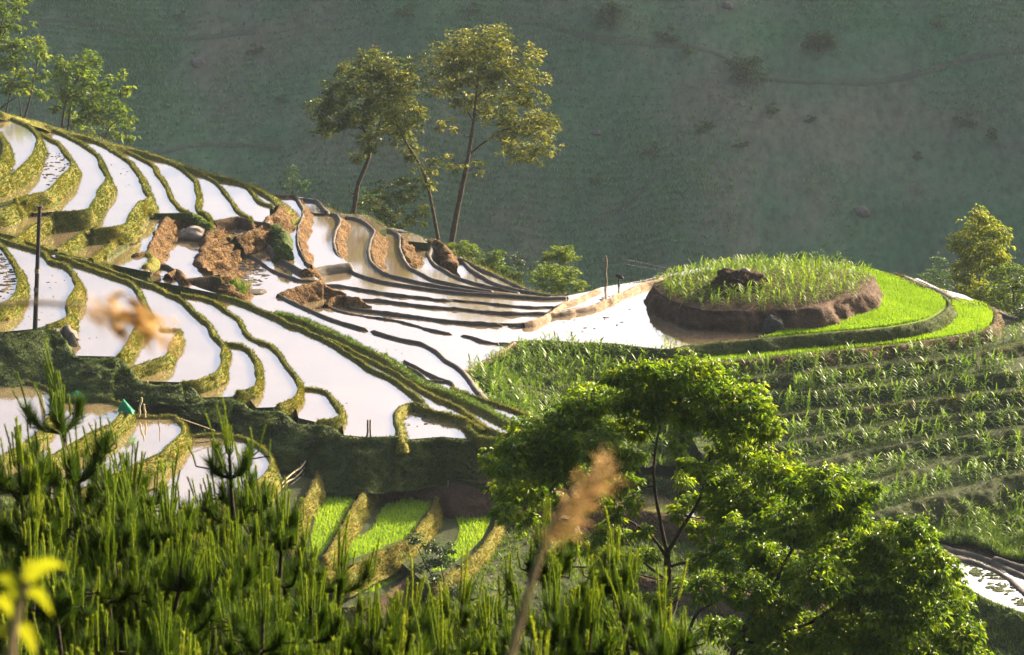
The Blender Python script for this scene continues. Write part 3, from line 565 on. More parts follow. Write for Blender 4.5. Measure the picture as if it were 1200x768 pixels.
# lower right wet strip
bank('WR1', [(1095, 636), (1114, 642), (1139, 648), (1165, 657), (1200, 674), (1230, 690)], -8.4, -8.6, side='B', mat='mud', width=0.55, lump=0.1, label='upper dark mud bund of the wet strip at lower right')
bank('WR2', [(1095, 644), (1114, 650), (1139, 657), (1165, 667), (1182, 677), (1200, 693), (1230, 715)], -8.45, -8.6, side='B', mat='mud', width=0.5, lump=0.1, label='lower dark mud bund crossing the wet strip at lower right')
bank('WR3', [(1165, 652), (1185, 658), (1210, 666), (1240, 676)], -8.2, -8.5, side='B', mat='mud', width=0.6, lump=0.12, label='mud bund above the wet strip at the right edge')
bank('WR4', [(1085, 660), (1111, 672), (1135, 690), (1158, 703), (1182, 713), (1200, 719), (1240, 733)], -8.45, -10.0, 'R', mat='grassbank', slope=40, width=0.4, lump=0.2, grass=60, gmat='weed', ghigh=0.35, label='grassy edge below the wet strip at lower right')

# ------------------------------------------------------------------ water and soil sheets
sheet(8.2, ['B', (-30, 220), (-30, 125)])
sheet(7.1, ['C', (0, 238), (-30, 225), (-30, 205), '-B'])
sheet(6.0, ['D', (40, 250), (10, 240), '-C'])
sheet(4.9, ['E', (92, 262), (50, 262), (50, 246), '-D'])
sheet(3.75, ['F', (200, 252), (177, 251), (150, 285), (125, 300), (100, 275), (110, 262), '-E'])
sheet(3.45, ['G', '-F'])
sheet(3.15, ['H', (270, 258), (245, 260), '-G'])
sheet(2.95, ['I', (316, 262), (295, 259), '-H'])
sheet(2.9, [(247, 205), (280, 212), (310, 227), (324, 240), (320, 245), '-I'])
sheet(6.75, ['C2', (10, 225), (-30, 225), (-30, 252)])
sheet(5.72, ['D2', (85, 235), (30, 230), '-C2', (-30, 262), (-20, 272), (0, 274), (20, 278)])
sheet(4.65, ['E2', (130, 250), (66, 245), '-D2', (20, 281), (52, 290)])
sheet(3.92, ['F2', (170, 240), (110, 262), '-E2', (80, 297), (100, 303)])
sheet(3.45, [(140, 275), (190, 235), (225, 249), 'X1@0.05:1', 'X1t', (176, 319), (140, 312), (107, 303)])
sheet(2.45, ['Y1', (257, 324), (240, 327), (216, 327), (215, 331), (180, 322), (165, 312), (160, 297), (185, 262), (205, 248), (235, 248)])
sheet(2.45, ['Z1', (325, 262), (310, 252), (250, 252), (255, 268), (270, 279)], mat='muddywater')
sheet(1.5, ['c1', (356, 317), (348, 313), (339, 308), (328, 302), (322, 297), (315, 287), (310, 275), (300, 258), (320, 238)])
sheet(1.2, ['-c0', (280, 285), (315, 270), (325, 290), (340, 306), (358, 316), (371, 326)])
sheet(1.0, ['c7a', 'c7b', (551, 470), '-S3', (322, 367), (300, 360), (280, 352), (262, 346), (245, 335), (245, 318), (272, 275), (300, 262), (320, 285), (345, 312), (372, 326), (383, 336), (360, 333), (345, 338)], mat='water')
sheet(0.9, ['c2@0:0.42', (409, 309), (395, 311), (380, 313), (368, 316), '-c1', (352, 236), (378, 249)])
sheet(1.05, [(350, 231), (372, 234), (377, 241), (384, 247), (388, 251), (368, 250), (352, 244)])
sheet(0.4, ['c3', (655, 347), '-c2@0.15:1', (393, 250)])
sheet(0.38, [(404, 251), (429, 252), (442, 262), (453, 268), (440, 272), (420, 258)])
sheet(-0.33, ['c4', '-c3'])
sheet(-0.3, [(450, 266), (470, 269), (493, 277), (501, 285), (470, 282), (462, 272)])
sheet(-1.0, ['c5', '-c4'])
sheet(-1.6, [(500, 280), (528, 298), 'c6', '-c5'])
sheet(-1.75, [(539, 302), (564, 313), (586, 323), (602, 331), (621, 339), (646, 345), '-c6'])
sheet(0.42, ['c1b', (407, 308), 'c2@0.45:1', (694, 341), (676, 350), (660, 355), (650, 359), '-d3b', '-d3a', (375, 326)])
sheet(0.28, ['d3a', 'd3b', (650, 360), (641, 366), '-d4', (421, 350), (404, 346), (380, 338)])
sheet(0.18, ['d4', (641, 367), (636, 371), (624, 376), (613, 378), '-d5b', '-d5a', (407, 357), (404, 346)])
sheet(0.14, [(641, 368), (660, 354), (704, 337), (735, 332), (757, 328), (786, 320), '-d4l'])
sheet(0.05, [(380, 350), 'd5a', 'd5b', (640, 369), 'd4l', (830, 312), (940, 330), (1000, 345), (960, 372), (938, 394), '-RB0', '-d6b', '-d6a'], mat='water')
sheet(0.16, ['d6a', 'd6b', '-d7', (545, 440), '-c7b', '-c7a', (330, 343), (372, 325), (390, 338)])
sheet(1.15, ['S4', (620, 505), '-S3@0.62:1'])
sheet(1.42, ['S3', (628, 512), (600, 512), '-S2', (330, 368)])
sheet(1.47, ['-K0@0.66:1', (388, 394), 'S2', (566, 502), (551, 493), (536, 487), (517, 483), (500, 478)])
sheet(1.25, ['hook', (480, 515), (517, 512), (545, 514), (572, 509), (552, 492), (536, 486), (517, 482), (499, 476)])
sheet(1.5, [(180, 321), 'K0@0.36:1', (498, 477), (489, 472), (479, 472), (470, 477), (465, 484), (467, 497), (468, 511), (430, 512.5), (403, 510), (399, 482), (376, 456), (356, 452), '-Q', (205, 339)])
sheet(1.85, [(350, 450), (364, 453), (376, 455), (386, 461), (392, 471), (400, 482), (397, 489), (376, 496), (350, 490), (346, 476), (345, 455)])
sheet(2.25, ['Q', (330, 477), (300, 478), (293, 469), (290, 458), (303, 440), (300, 425), (285, 404), (262, 401), '-N@0.45:0.8'])
sheet(2.7, ['O', (272, 465), (237, 466), (226, 455), (250, 425), (262, 402)])
sheet(3.3, ['N', (214, 448), (166, 447), (152, 436), (185, 400), (190, 384), (172, 362), (162, 345), (155, 332), (130, 321), (100, 310)])
sheet(2.45, [(109, 306), 'K0@0.2:0.38', (184, 330), '-stub'])
sheet(4.0, ['N1', (150, 429), (140, 420), (150, 385), (172, 360), (187, 382)])
sheet(4.65, ['M', (137, 418), (89, 417), (70, 390), (85, 345), (90, 325), (75, 307), (60, 300)])
sheet(5.6, ['L', (40, 385.5), (0, 389.5), (-40, 391), (-40, 350), (25, 330), (15, 300), (0, 285), (-30, 275)])
sheet(6.5, ['L0', (-40, 365), (-40, 280)])
sheet(3.5, ['LLb0', (-30, 545), (-30, 440)])
sheet(2.97, ['LLb1', (0, 560), (30, 500), (60, 460)])
sheet(2.17, ['LLb2', (60, 585), (60, 530), (140, 490), (150, 476)])
sheet(1.3, ['LLb3', (160, 610), (120, 560), (200, 520), (215, 500)])
sheet(0.2, [(320, 535), (330, 560), (318, 585), (280, 610), (200, 640), (160, 620), (260, 570)])
sheet(-0.75, [(300, 515), (420, 535), (560, 540), (615, 552), (600, 566), (560, 565), (440, 550), (410, 555), (370, 540), (330, 536)], mat='earth', name='dirt_path')
sheet(-0.35, [(318, 532), (371, 533), (373, 553), (364, 573), (350, 602), (320, 610), (315, 560)], mat='tread', name='soil_plot')
sheet(-1.2, ['Gb1', (360, 660), (355, 600), (372, 556), (380, 540)], mat='tread', name='soil_plot')
sheet(-2.0, ['Gb2', (395, 670), (380, 655), (420, 575), (440, 545), (460, 555)], mat='tread', name='soil_plot')
sheet(-2.75, ['Gb3', (500, 685), (470, 660), (500, 610), (510, 570), (530, 580)], mat='tread', name='soil_plot')
sheet(-3.5, ['Gb4', (400, 712), (395, 690), (405, 650), (450, 630), (480, 650)], mat='tread', name='soil_plot')
sheet(-1.9, [(430, 545), (560, 560), (630, 572), (625, 590), (520, 585), (430, 580)], mat='earth', name='dirt_path')
_, RICE1 = sheet(0.1, ['RB1', (960, 312), (940, 340), (923, 383), (900, 395)], mat='bed', name='rice_bed')
_, RICE2 = sheet(-0.75, ['RB2@0:0.86', (1122, 360), (1112, 350), (1108, 340), (1060, 350), (940, 388), (870, 398), (810, 404), (780, 415)], mat='bed', name='rice_bed')
sheet(-0.7, [(1122, 358), (1150, 356), (1130, 346), (1100, 338), (1075, 326), (1060, 330), (1100, 352)])
TREADS = []
for i in range(7):
    prev = 'RB2@0:0.72' if i == 0 else 'R%d' % (i - 1)
    _, pl = sheet(RR[i][1], ['R%d' % i] + (['-' + prev] if i else ['-RB2@0:0.72', (770, 425)]), mat='tread', name='maize_plot')
    TREADS.append(pl)
sheet(-7.95, ['R6', (1250, 600), (1150, 590), (1060, 625), (900, 660)], mat='tread', name='maize_plot')
sheet(-8.6, [(1085, 636), (1140, 640), (1200, 655), (1250, 672), (1250, 740), (1190, 717), (1130, 690), (1085, 665)])
# ------------------------------------------------------------------ sloping patches
def patch(name, top, bot, nu, nv, mat, lump=0.15, kind='structure', label=None, cat=None, sag=0.0):
    T = resample(catmull([tuple(P(*q)) for q in top], 6), 0.1); B = resample(catmull([tuple(P(*q)) for q in bot], 6), 0.1)
    T = np.stack([np.interp(np.linspace(0, 1, nu), np.linspace(0, 1, len(T)), T[:, k]) for k in range(3)], 1)
    B = np.stack([np.interp(np.linspace(0, 1, nu), np.linspace(0, 1, len(B)), B[:, k]) for k in range(3)], 1)
    s = np.linspace(0, 1, nv)[None, :, None]
    v = T[:, None] * (1 - s) + B[:, None] * s
    vv = v.reshape(-1, 3)
    edge = np.broadcast_to(np.minimum(1, 4 * s), (nu, nv, 1)).reshape(-1)
    vv[:, 2] += (fbm(vv, 0.35, 11, 3) * lump * 2 + fbm(vv, 1.5, 13, 2) * lump * 0.6) * edge
    acc = Acc(); acc.add(vv, grid_faces(nu, nv)[:, ::-1]); o = acc.build(name, M[mat], None, smooth=True)
    if kind: o['kind'] = kind
    if label: tag(o, label, cat)
    FOOT.append(vv[::7]); SHEETS.append((np.vstack([T[:, :2], B[::-1, :2]]), float(B[:, 2].min())))
    return o, vv.reshape(nu, nv, 3)
def on_patch(V, n, u0=0, u1=1, v0=0, v1=1):
    nu, nv = V.shape[:2]
    a = rng.uniform(u0, u1, n) * (nu - 1.001); b = rng.uniform(v0, v1, n) * (nv - 1.001)
    i = a.astype(int); j = b.astype(int); a = (a - i)[:, None]; b = (b - j)[:, None]
    return (V[i, j] * (1 - a) + V[i + 1, j] * a) * (1 - b) + (V[i, j + 1] * (1 - a) + V[i + 1, j + 1] * a) * b

_, FIELD = patch('field_slope', [(545, 440, .1), (575, 421, .15), (603, 404, .2), (650, 403, .15), (705, 405, .1), (745, 409, -.1), (785, 418, -.6), (835, 428, -1.2)],
                 [(560, 480, .2), (600, 497, -.5), (640, 520, -1.5), (690, 535, -3), (740, 545, -4.5), (790, 550, -5.5), (840, 545, -5.5), (900, 535, -5.0)], 90, 50, 'ground', 0.2)
_, WEEDS = patch('weedy_slope', [(1040, 622, -7.9), (1080, 606, -7.9), (1120, 596, -7.9), (1160, 583, -7.8), (1200, 570, -7.6), (1250, 560, -7.5)],
                 [(1060, 648, -8.6), (1100, 640, -8.55), (1140, 642, -8.5), (1165, 650, -8.4), (1200, 658, -8.35), (1250, 668, -8.3)], 60, 30, 'ground', 0.25)

bank('FT1', [(690, 560), (730, 556), (770, 560), (820, 572), (870, 590)], -5.6, -6.6, 'R', mat='grassbank', slope=50, lump=0.2, grass=40, gmat='weed', ghigh=0.3, label='weedy bank glimpsed through the gap of the forked tree')
sheet(-6.5, [(690, 556), (740, 546), (800, 552), (880, 580), (860, 612), (800, 604), (740, 596), (690, 590)])
bank('FT2', [(640, 612), (690, 598), (740, 598), (800, 606), (850, 616), (900, 640)], -6.4, -7.8, 'R', mat='earth', slope=50, lump=0.2, grass=30, gmat='drygrass', ghigh=0.3, label='low earth bank behind the trunk of the forked tree')
sheet(-7.75, [(640, 615), (740, 600), (850, 610), (960, 640), (960, 700), (850, 690), (740, 672), (640, 660)], mat='ground', name='soil_plot')
bank('FT3', [(620, 664), (690, 668), (750, 676), (830, 690), (960, 704)], -7.65, -9.2, 'R', mat='earth', slope=45, lump=0.25, grass=40, gmat='drygrass', ghigh=0.3, label='lowest earth bank behind the forked tree, nearly hidden by leaves')
# ------------------------------------------------------------------ ground and far hill
YS_HILL = 380.0
def zfront(Y): return np.interp(Y, [-120, -40, 0, 6, 12, 20, 35, 55, 75, 90, 102, 112, 122, 140], [75, 58, 45, 42.0, 38.3, 33, 22, 9, 0, -5, -8.5, -10.5, -11.5, -12])
def build_ground():
    xs = np.r_[-600, -450, -330, -240, -180, -140, -110, np.arange(-90, 91, 1.0), 110, 140, 180, 240, 330, 450, 600]
    ys = np.r_[-110, -60, -30, np.arange(-10, 100, 2.0), np.arange(100, 235, 1.0), np.arange(235, 320, 5.0), 330, 350, 370, 400, 440]
    X, Y = np.meshgrid(xs, ys, indexing='ij'); q = np.c_[X.ravel(), Y.ravel()]
    top = np.full(len(q), -1e9)
    near = (abs(q[:, 0]) < 91) & (q[:, 1] > 90) & (q[:, 1] < 236)
    for poly, z in SHEETS:
        m = near & (q[:, 0] > poly[:, 0].min()) & (q[:, 0] < poly[:, 0].max()) & (q[:, 1] > poly[:, 1].min()) & (q[:, 1] < poly[:, 1].max())
        ix = np.where(m)[0]
        if len(ix):
            ins = ix[inside(poly, q[ix])]; top[ins] = np.maximum(top[ins], z)
    cov = top > -1e8
    T = np.where(cov, top, 1e9).reshape(X.shape)
    mn = T.copy()
    for dx in (-2, -1, 0, 1, 2):
        for dy in (-2, -1, 0, 1, 2):
            mn = np.minimum(mn, np.roll(np.roll(T, dx, 0), dy, 1))
    zz = np.where(mn.ravel() < 1e8, mn.ravel() - 0.45, np.nan)
    covg = ~np.isnan(zz)
    src = np.c_[q[covg], zz[covg]][::6]
    fp = np.vstack(FOOT); src = np.vstack([src, np.c_[fp[::3, :2], fp[::3, 2] - 0.5]])
    un = np.where(~covg)[0]
    for k in range(0, len(un), 1500):
        ii = un[k:k + 1500]
        d2 = (q[ii, 0][:, None] - src[None, :, 0])**2 + (q[ii, 1][:, None] - src[None, :, 1])**2
        w = 1 / (d2 + 1.0)**2
        zz[ii] = (w * src[None, :, 2]).sum(1) / w.sum(1)
    Z = zz.reshape(X.shape); covm = covg.reshape(X.shape)
    ymax = np.array([ys[np.where(c)[0].max()] if c.any() else np.nan for c in covm])
    ymin = np.array([ys[np.where(c)[0].min()] if c.any() else np.nan for c in covm])
    ok = ~np.isnan(ymax)
    ymax = np.interp(xs, xs[ok], ymax[ok]); ymin = np.interp(xs, xs[ok], ymin[ok])
    ker = np.ones(7) / 7
    ymx = np.convolve(np.pad(ymax, 3, mode='edge'), ker, 'valid')
    beyond = np.maximum(0, Y - (ymx[:, None] + 1.0))
    Zb = Z - 0.72 * beyond
    Zb = np.maximum(Zb, -88 + 0.0 * Y)
    front = np.clip((np.minimum(ymin[:, None], 118) - Y) / 14.0, 0, 1); front = front * front * (3 - 2 * front)
    lat = np.clip((abs(X) - 75) / 60, 0, 1)
    Zf = zfront(Y)
    Zl = np.where(Y < 125, Zf, np.maximum(-12 - 0.5 * np.maximum(0, Y - 150), -88))
    Zb = Zb * (1 - front) + Zf * front
    Zb = Zb * (1 - lat) + Zl * lat
    for _ in range(3):
        pz = np.pad(Zb, 1, mode='edge'); bl = sum(pz[a_:a_ + Zb.shape[0], b_:b_ + Zb.shape[1]] for a_ in range(3) for b_ in range(3)) / 9
        Zb = np.where(covm, np.minimum(Zb, bl), bl)
    v = np.c_[q, Zb.ravel()]
    v[:, 2] += np.where(covm.ravel(), 0, 0.35 * fbm(v, 0.3, 3, 4))
    acc = Acc(); acc.add(v, grid_faces(len(xs), len(ys))[:, ::-1])
    o = acc.build('ground', M['ground'], None, smooth=True); o['kind'] = 'structure'
    return xs, ys, v[:, 2].reshape(Zb.shape)
GX, GY, GZ = build_ground()
def ground_z(x, y):
    x = np.atleast_1d(np.asarray(x, float)); y = np.atleast_1d(np.asarray(y, float))
    i = np.clip(np.searchsorted(GX, x) - 1, 0, len(GX) - 2); j = np.clip(np.searchsorted(GY, y) - 1, 0, len(GY) - 2)
    a = (x - GX[i]) / (GX[i + 1] - GX[i]); b = (y - GY[j]) / (GY[j + 1] - GY[j])
    return (GZ[i, j] * (1 - a) + GZ[i + 1, j] * a) * (1 - b) + (GZ[i, j + 1] * (1 - a) + GZ[i + 1, j + 1] * a) * b

def hill_mat():
    m, n, l = nodes_of('far_hillside')
    g = n.new('ShaderNodeNewGeometry')
    def noise(sc, det=4, mul=(1, 1, 1)):
        mp = n.new('ShaderNodeMapping'); mp.inputs['Scale'].default_value = mul; l.new(g.outputs['Position'], mp.inputs['Vector'])
        t = n.new('ShaderNodeTexNoise'); t.inputs['Scale'].default_value = sc; t.inputs['Detail'].default_value = det; t.inputs['Roughness'].default_value = 0.6
        l.new(mp.outputs[0], t.inputs['Vector']); return t
    a, b = noise(0.035, 5), noise(0.6, 3, (1, 0.5, 0.8))
    r = ramp(n, [(0.34, (0.15, 0.15, 0.105)), (0.46, (0.115, 0.15, 0.10)), (0.55, (0.085, 0.155, 0.09)), (0.68, (0.055, 0.15, 0.07))])
    l.new(a.outputs['Fac'], r.inputs[0])
    r2 = ramp(n, [(0.3, (0.7, 0.7, 0.7)), (0.7, (1.3, 1.3, 1.25))]); l.new(b.outputs['Fac'], r2.inputs[0])
    mx = n.new('ShaderNodeMix'); mx.data_type = 'RGBA'; mx.blend_type = 'MULTIPLY'; mx.inputs['Factor'].default_value = 1
    l.new(r.outputs[0], mx.inputs['A']); l.new(r2.outputs[0], mx.inputs['B'])
    d = n.new('ShaderNodeBsdfDiffuse'); l.new(mx.outputs['Result'], d.inputs['Color'])
    o = n.new('ShaderNodeOutputMaterial'); l.new(d.outputs[0], o.inputs[0]); return m
M['hill'] = hill_mat()
M['hillplant'] = leaf_mat('hill_plants', [(0.09, 0.20, 0.09), (0.14, 0.31, 0.13), (0.24, 0.44, 0.19)], trans=0.2, tcol=(1, 1, 0.7), scale=0.05)
def hill_z(X, Y):
    p = np.c_[np.ravel(X), np.ravel(Y), np.zeros(np.size(X))]
    base = -92 + np.maximum(0, np.ravel(Y) - 372) * 0.97
    base = np.minimum(base, 48 + 0.03 * (np.ravel(Y) - 516))
    return base + 7.5 * fbm(p, 0.013, 21, 3) + 0.9 * fbm(p, 0.09, 23, 3)
def build_hill():
    xs = np.r_[-600, -400, -300, np.arange(-200, 201, 2.0), 300, 400, 600]; ys = np.r_[360, 372, np.arange(380, 530, 1.5), 545, 570, 610, 700, 850]
    X, Y = np.meshgrid(xs, ys, indexing='ij')
    v = np.c_[X.ravel(), Y.ravel(), hill_z(X, Y)]
    acc = Acc(); acc.add(v, grid_faces(len(xs), len(ys))[:, ::-1]); o = acc.build('hill', M['hill'], None, smooth=True); o['kind'] = 'structure'
    # planted rows and wild growth on the far hillside
    n = 110000
    q = np.c_[rng.uniform(-135, 135, n), rng.uniform(388, 475, n), np.zeros(n)]
    q[:, 1] = np.round(q[:, 1] / 1.3) * 1.3 + rng.normal(0, 0.22, n)
    keep = fbm(q, 0.03, 91, 4) + rng.uniform(-0.7, 0.7, n) > -0.05
    q = q[keep]; q[:, 2] = hill_z(q[:, 0], q[:, 1]) - 0.05
    size = np.clip(0.8 + 0.7 * fbm(q, 0.05, 92, 3), 0.35, 2.0)
    a = Acc(); blades(a, q, size, 0.13, per=4, spread=0.3, lean=0.7)
    tag(a.build('hillside_crops', M['hillplant']), kind='stuff')
build_hill()
def on_hill(px, py):
    yy = np.arange(380, 520, 0.25); d = ray(px, py); zz = CAM_Z + d[2] / d[1] * yy; xx = d[0] / d[1] * yy
    k = int(np.argmax(hill_z(xx, yy) > zz)); return np.array([xx[k], yy[k], zz[k]])
M['hillpath'] = soil_mat('trodden_path', [(0.05, 0.075, 0.05), (0.075, 0.105, 0.065), (0.11, 0.13, 0.085)], scale=0.5, fine=3, bump=0.5)
for pts in ([(-20, 34), (30, 26), (90, 27), (130, 36), (175, 45), (225, 46), (300, 38)], [(590, 22), (640, 30), (690, 45), (760, 52), (830, 60), (900, 92), (990, 98), (1040, 95), (1080, 87), (1125, 73), (1170, 64), (1220, 60)], [(690, 262), (720, 250), (750, 230), (770, 205)], [(150, 190), (240, 170), (330, 175)]):
    w = np.array([on_hill(a, b) for a, b in catmull(pts, 8)]); t = unit(np.gradient(w, axis=0)); n_ = np.stack([-t[:, 1], t[:, 0], 0 * t[:, 0]], 1)
    rows = []
    for o_ in (-0.6, -0.2, 0.2, 0.6):
        e = w + n_ * o_ * (1 + 0.3 * fbm(w, 0.2, 3, 2))[:, None]; e[:, 2] = hill_z(e[:, 0], e[:, 1]) + (0.3 if abs(o_) < 0.5 else 0.1); rows.append(e)
    a = Acc(); a.add(np.stack(rows, 1).reshape(-1, 3), grid_faces(len(w), 4)); tag(a.build('path', M['hillpath']), kind='structure')

# ------------------------------------------------------------------ leaves and trees
def leaves(acc, base, dirv, length, width, rnd=None, droop=0.25, up=None):
    """folded pointed leaves: base point, direction, size"""
    n = len(base)
    if n == 0: return
    d = dirv / (np.linalg.norm(dirv, axis=1)[:, None] + 1e-9)
    upv = np.tile(np.array([0, 0, 1.0]), (n, 1)) + rng.normal(0, 0.45, (n, 3)) if up is None else up
    s = np.cross(d, upv); s /= np.linalg.norm(s, axis=1)[:, None] + 1e-9
    nrm = np.cross(s, d)
    L = np.broadcast_to(length, (n,))[:, None]; Wd = np.broadcast_to(width, (n,))[:, None]
    mid = base + d * L * 0.45
    tip = base + d * L - np.array([0, 0, 1.0]) * L * droop
    l_ = mid + s * Wd * 0.5 + nrm * Wd * 0.18; r_ = mid - s * Wd * 0.5 + nrm * Wd * 0.18
    v = np.stack([base, l_, tip, r_], 1).reshape(-1, 3); k = np.arange(n) * 4
    f = np.concatenate([np.stack([k, k + 1, k + 2], 1), np.stack([k, k + 2, k + 3], 1)])
    r = rng.uniform(0, 1, n) if rnd is None else rnd
    acc.add(v, f, np.repeat(r, 4))

def tree(name, label, cat, Y, trunks, clusters, leaf, n_spray, per=7, mat='leafA', bark='bark', depth=None, group=None, base_z=None,
         flat=1.0, spray=0.3, twig=0.012, limb=0.05, crown_name='crown', shell=0.35, droop=0.25, drop_dir=-0.1):
    """trunks: list of ([(px,py),...], r0, r1); clusters: (px,py,rx,ry[,dY])"""
    r_ = np.random.default_rng(sum(map(ord, label)))
    tw = []
    for pts, r0, r1 in trunks:
        w = np.array([PY(a, b, Y) for a, b in pts]); w[:, 1] += r_.normal(0, 0.02 * np.linalg.norm(w[-1] - w[0]), len(w)) * np.linspace(0, 1, len(w))
        sm = catmull(w, 5); tw.append((sm, np.linspace(r0, r1, len(sm))))
    base = tw[0][0][0].copy(); gz = float(ground_z(base[0], Y)[0]) if base_z is None else base_z
    if base[2] > gz - 0.1:                                             # grow the bole down to the ground
        sm, rr = tw[0]; low = np.array([base[0], Y, gz - 0.3])
        ext = np.linspace(low, base, 5)[:-1]; ext[:, 0] += np.linspace(0, 1, 4) * 0.0
        tw[0] = (np.vstack([ext, sm]), np.r_[np.linspace(rr[0] * 1.35, rr[0], 4), rr]); base = low
    root = empty(name, (base[0], base[1], gz)); tag(root, label, cat, group)
    off = np.array([base[0], base[1], gz])
    ta = Acc(); la = Acc()
    allp = np.vstack([t[0] for t in tw]); allr = np.concatenate([t[1] for t in tw])
    for sm, rr in tw: tube(ta, sm - off, rr * (1 + 0.08 * r_.normal(size=len(rr))), 8)
    top = np.vstack([t[0][len(t[0]) // 3:] for t in tw]); topr = np.concatenate([t[1][len(t[0]) // 3:] for t in tw])
    cw = []
    mpp = Y / (FPX * math.cos(PITCH)) * 1.0
    for c in clusters:
        rx, ry = c[2] * mpp * 1.08, c[3] * mpp * 1.4
        dY = c[4] if len(c) > 4 else r_.normal(0, 1) * (depth if depth is not None else rx * 1.0)
        p = PY(c[0], c[1], Y + dY); cw.append((p, rx, ry))
    order = np.argsort([np.linalg.norm(top - c[0], axis=1).min() for c in cw])
    vol = np.array([c[1] * c[1] * c[2] for c in cw])**0.75; share = vol / vol.sum()
    for ci in order:
        p, rx, ry = cw[ci]
        # limb from the nearest lower point of the framework
        d = np.linalg.norm(top - p, axis=1) + np.maximum(0, top[:, 2] - p[2]) * 1.2
        k = int(np.argmin(d)); a = top[k]
        r0 = min(topr[k] * 0.65, limb * (0.5 + 0.5 * rx / 1.0)); L = np.linalg.norm(p - a)
        if L > 0.05:
            m1 = a * 0.66 + p * 0.34 + r_.normal(0, 0.07, 3) * L; m2 = a * 0.3 + p * 0.7 + r_.normal(0, 0.07, 3) * L + np.array([0, 0, 0.05 * L])
            sm = catmull([a, m1, m2, p], 5); rr = np.linspace(r0, max(twig, r0 * 0.35), len(sm))
            tube(ta, sm - off, rr, 6); top = np.vstack([top, sm[4:]]); topr = np.r_[topr, rr[4:]]
        n = max(4, int(n_spray * share[ci]))
        # clumps inside the cluster, then sprays of leaves round each clump
        ncl = max(4, int(n / 5))
        u = unit(r_.normal(size=(ncl, 3))); rad = shell + (1 - shell) * r_.uniform(0, 1, ncl)**0.5
        u[:, 2] = u[:, 2] * flat + 0.12
        cl = p + u * rad[:, None] * np.array([rx, rx * 0.9, ry])
        for q in cl[:min(ncl, 9)]:
            tube(ta, np.array([p, p * 0.5 + q * 0.5 + r_.normal(0, 0.05, 3) * rx, q]) - off, [max(twig, r0 * 0.3), twig, twig * 0.6], 4, cap=False)
        g = r_.integers(0, ncl, n)
        sp = cl[g] + r_.normal(size=(n, 3)) * np.array([1, 1, 0.75]) * (0.24 * (rx * ry)**0.5)
        tint = np.clip(0.5 + 0.24 * r_.normal(size=ncl)[g] + 0.16 * r_.normal(size=n), 0, 1)
        B = np.repeat(sp, per, 0); ang = r_.uniform(0, 2 * math.pi, n * per)
        outd = np.repeat(unit(sp - p), per, 0)
        dv = np.stack([np.cos(ang), np.sin(ang), r_.uniform(-0.5, 0.55, n * per) + drop_dir], 1) + 0.5 * outd
        B = B + unit(dv) * spray * r_.uniform(0, 1, (n * per, 1)) * 0.6
        leaves(la, B - off, dv, leaf * r_.uniform(0.65, 1.2, n * per), leaf * 0.42, np.clip(np.repeat(tint, per) + r_.uniform(-0.2, 0.2, n * per), 0, 1), droop)
    ta.build('trunk', M[bark], root, smooth=True); la.build(crown_name, M[mat], root)
    return root

M['leafA'] = leaf_mat('golden_leaves', [(0.03, 0.065, 0.014), (0.12, 0.165, 0.022), (0.42, 0.41, 0.07)], trans=0.36, tcol=(1.15, 1.05, 0.5), scale=0.4)
M['leafB'] = leaf_mat('fresh_leaves', [(0.05, 0.10, 0.016), (0.12, 0.19, 0.024), (0.26, 0.31, 0.05)], trans=0.5, tcol=(1.2, 1.2, 0.4), scale=0.4)
M['leafC'] = leaf_mat('green_leaves', [(0.035, 0.085, 0.010), (0.125, 0.225, 0.014), (0.37, 0.44, 0.035)], trans=0.57, tcol=(1.25, 1.22, 0.3), scale=0.5, rough=0.4, spec=0.5)
M['leafD'] = leaf_mat('dark_leaves', [(0.012, 0.035, 0.01), (0.03, 0.07, 0.015), (0.07, 0.12, 0.02)], trans=0.35, scale=0.5, rough=0.4, spec=0.5)
M['bambooleaf'] = leaf_mat('bamboo_leaves', [(0.12, 0.17, 0.025), (0.22, 0.28, 0.03), (0.36, 0.38, 0.06)], trans=0.5, tcol=(1.2, 1.15, 0.4), scale=0.4)
M['hazeleaf'] = leaf_mat('valley_leaves', [(0.04, 0.09, 0.03), (0.07, 0.14, 0.05), (0.12, 0.19, 0.07)], trans=0.4, scale=0.4)

# the tall trees on the rim
tree('tall_tree', 'tallest tree on the terrace rim, straight leaning trunk and open golden crown', 'tree', 205,
     [([(528, 291), (533, 262), (541, 222), (549, 182), (555, 142), (558, 112), (561, 85)], 0.36, 0.07), ([(549, 182), (570, 165), (592, 152), (612, 150)], 0.12, 0.04),
      ([(555, 142), (540, 118), (528, 100)], 0.1, 0.03), ([(557, 115), (578, 98), (596, 85)], 0.09, 0.03)],
     [(545, 56, 24, 13), (578, 52, 22, 12), (608, 72, 22, 14), (518, 70, 22, 11), (556, 78, 28, 14), (596, 100, 26, 14), (624, 106, 15, 14), (515, 98, 20, 10), (535, 92, 20, 10), (612, 140, 24, 15), (634, 160, 17, 16),
      (592, 155, 20, 12), (642, 148, 10, 10), (575, 122, 24, 12), (606, 178, 20, 9), (626, 183, 14, 7), (538, 125, 14, 8), (532, 192, 10, 7), (562, 198, 9, 6), (522, 150, 10, 6), (580, 80, 20, 12)], 0.43, 2300, per=6, depth=1.1, spray=0.3, limb=0.06)
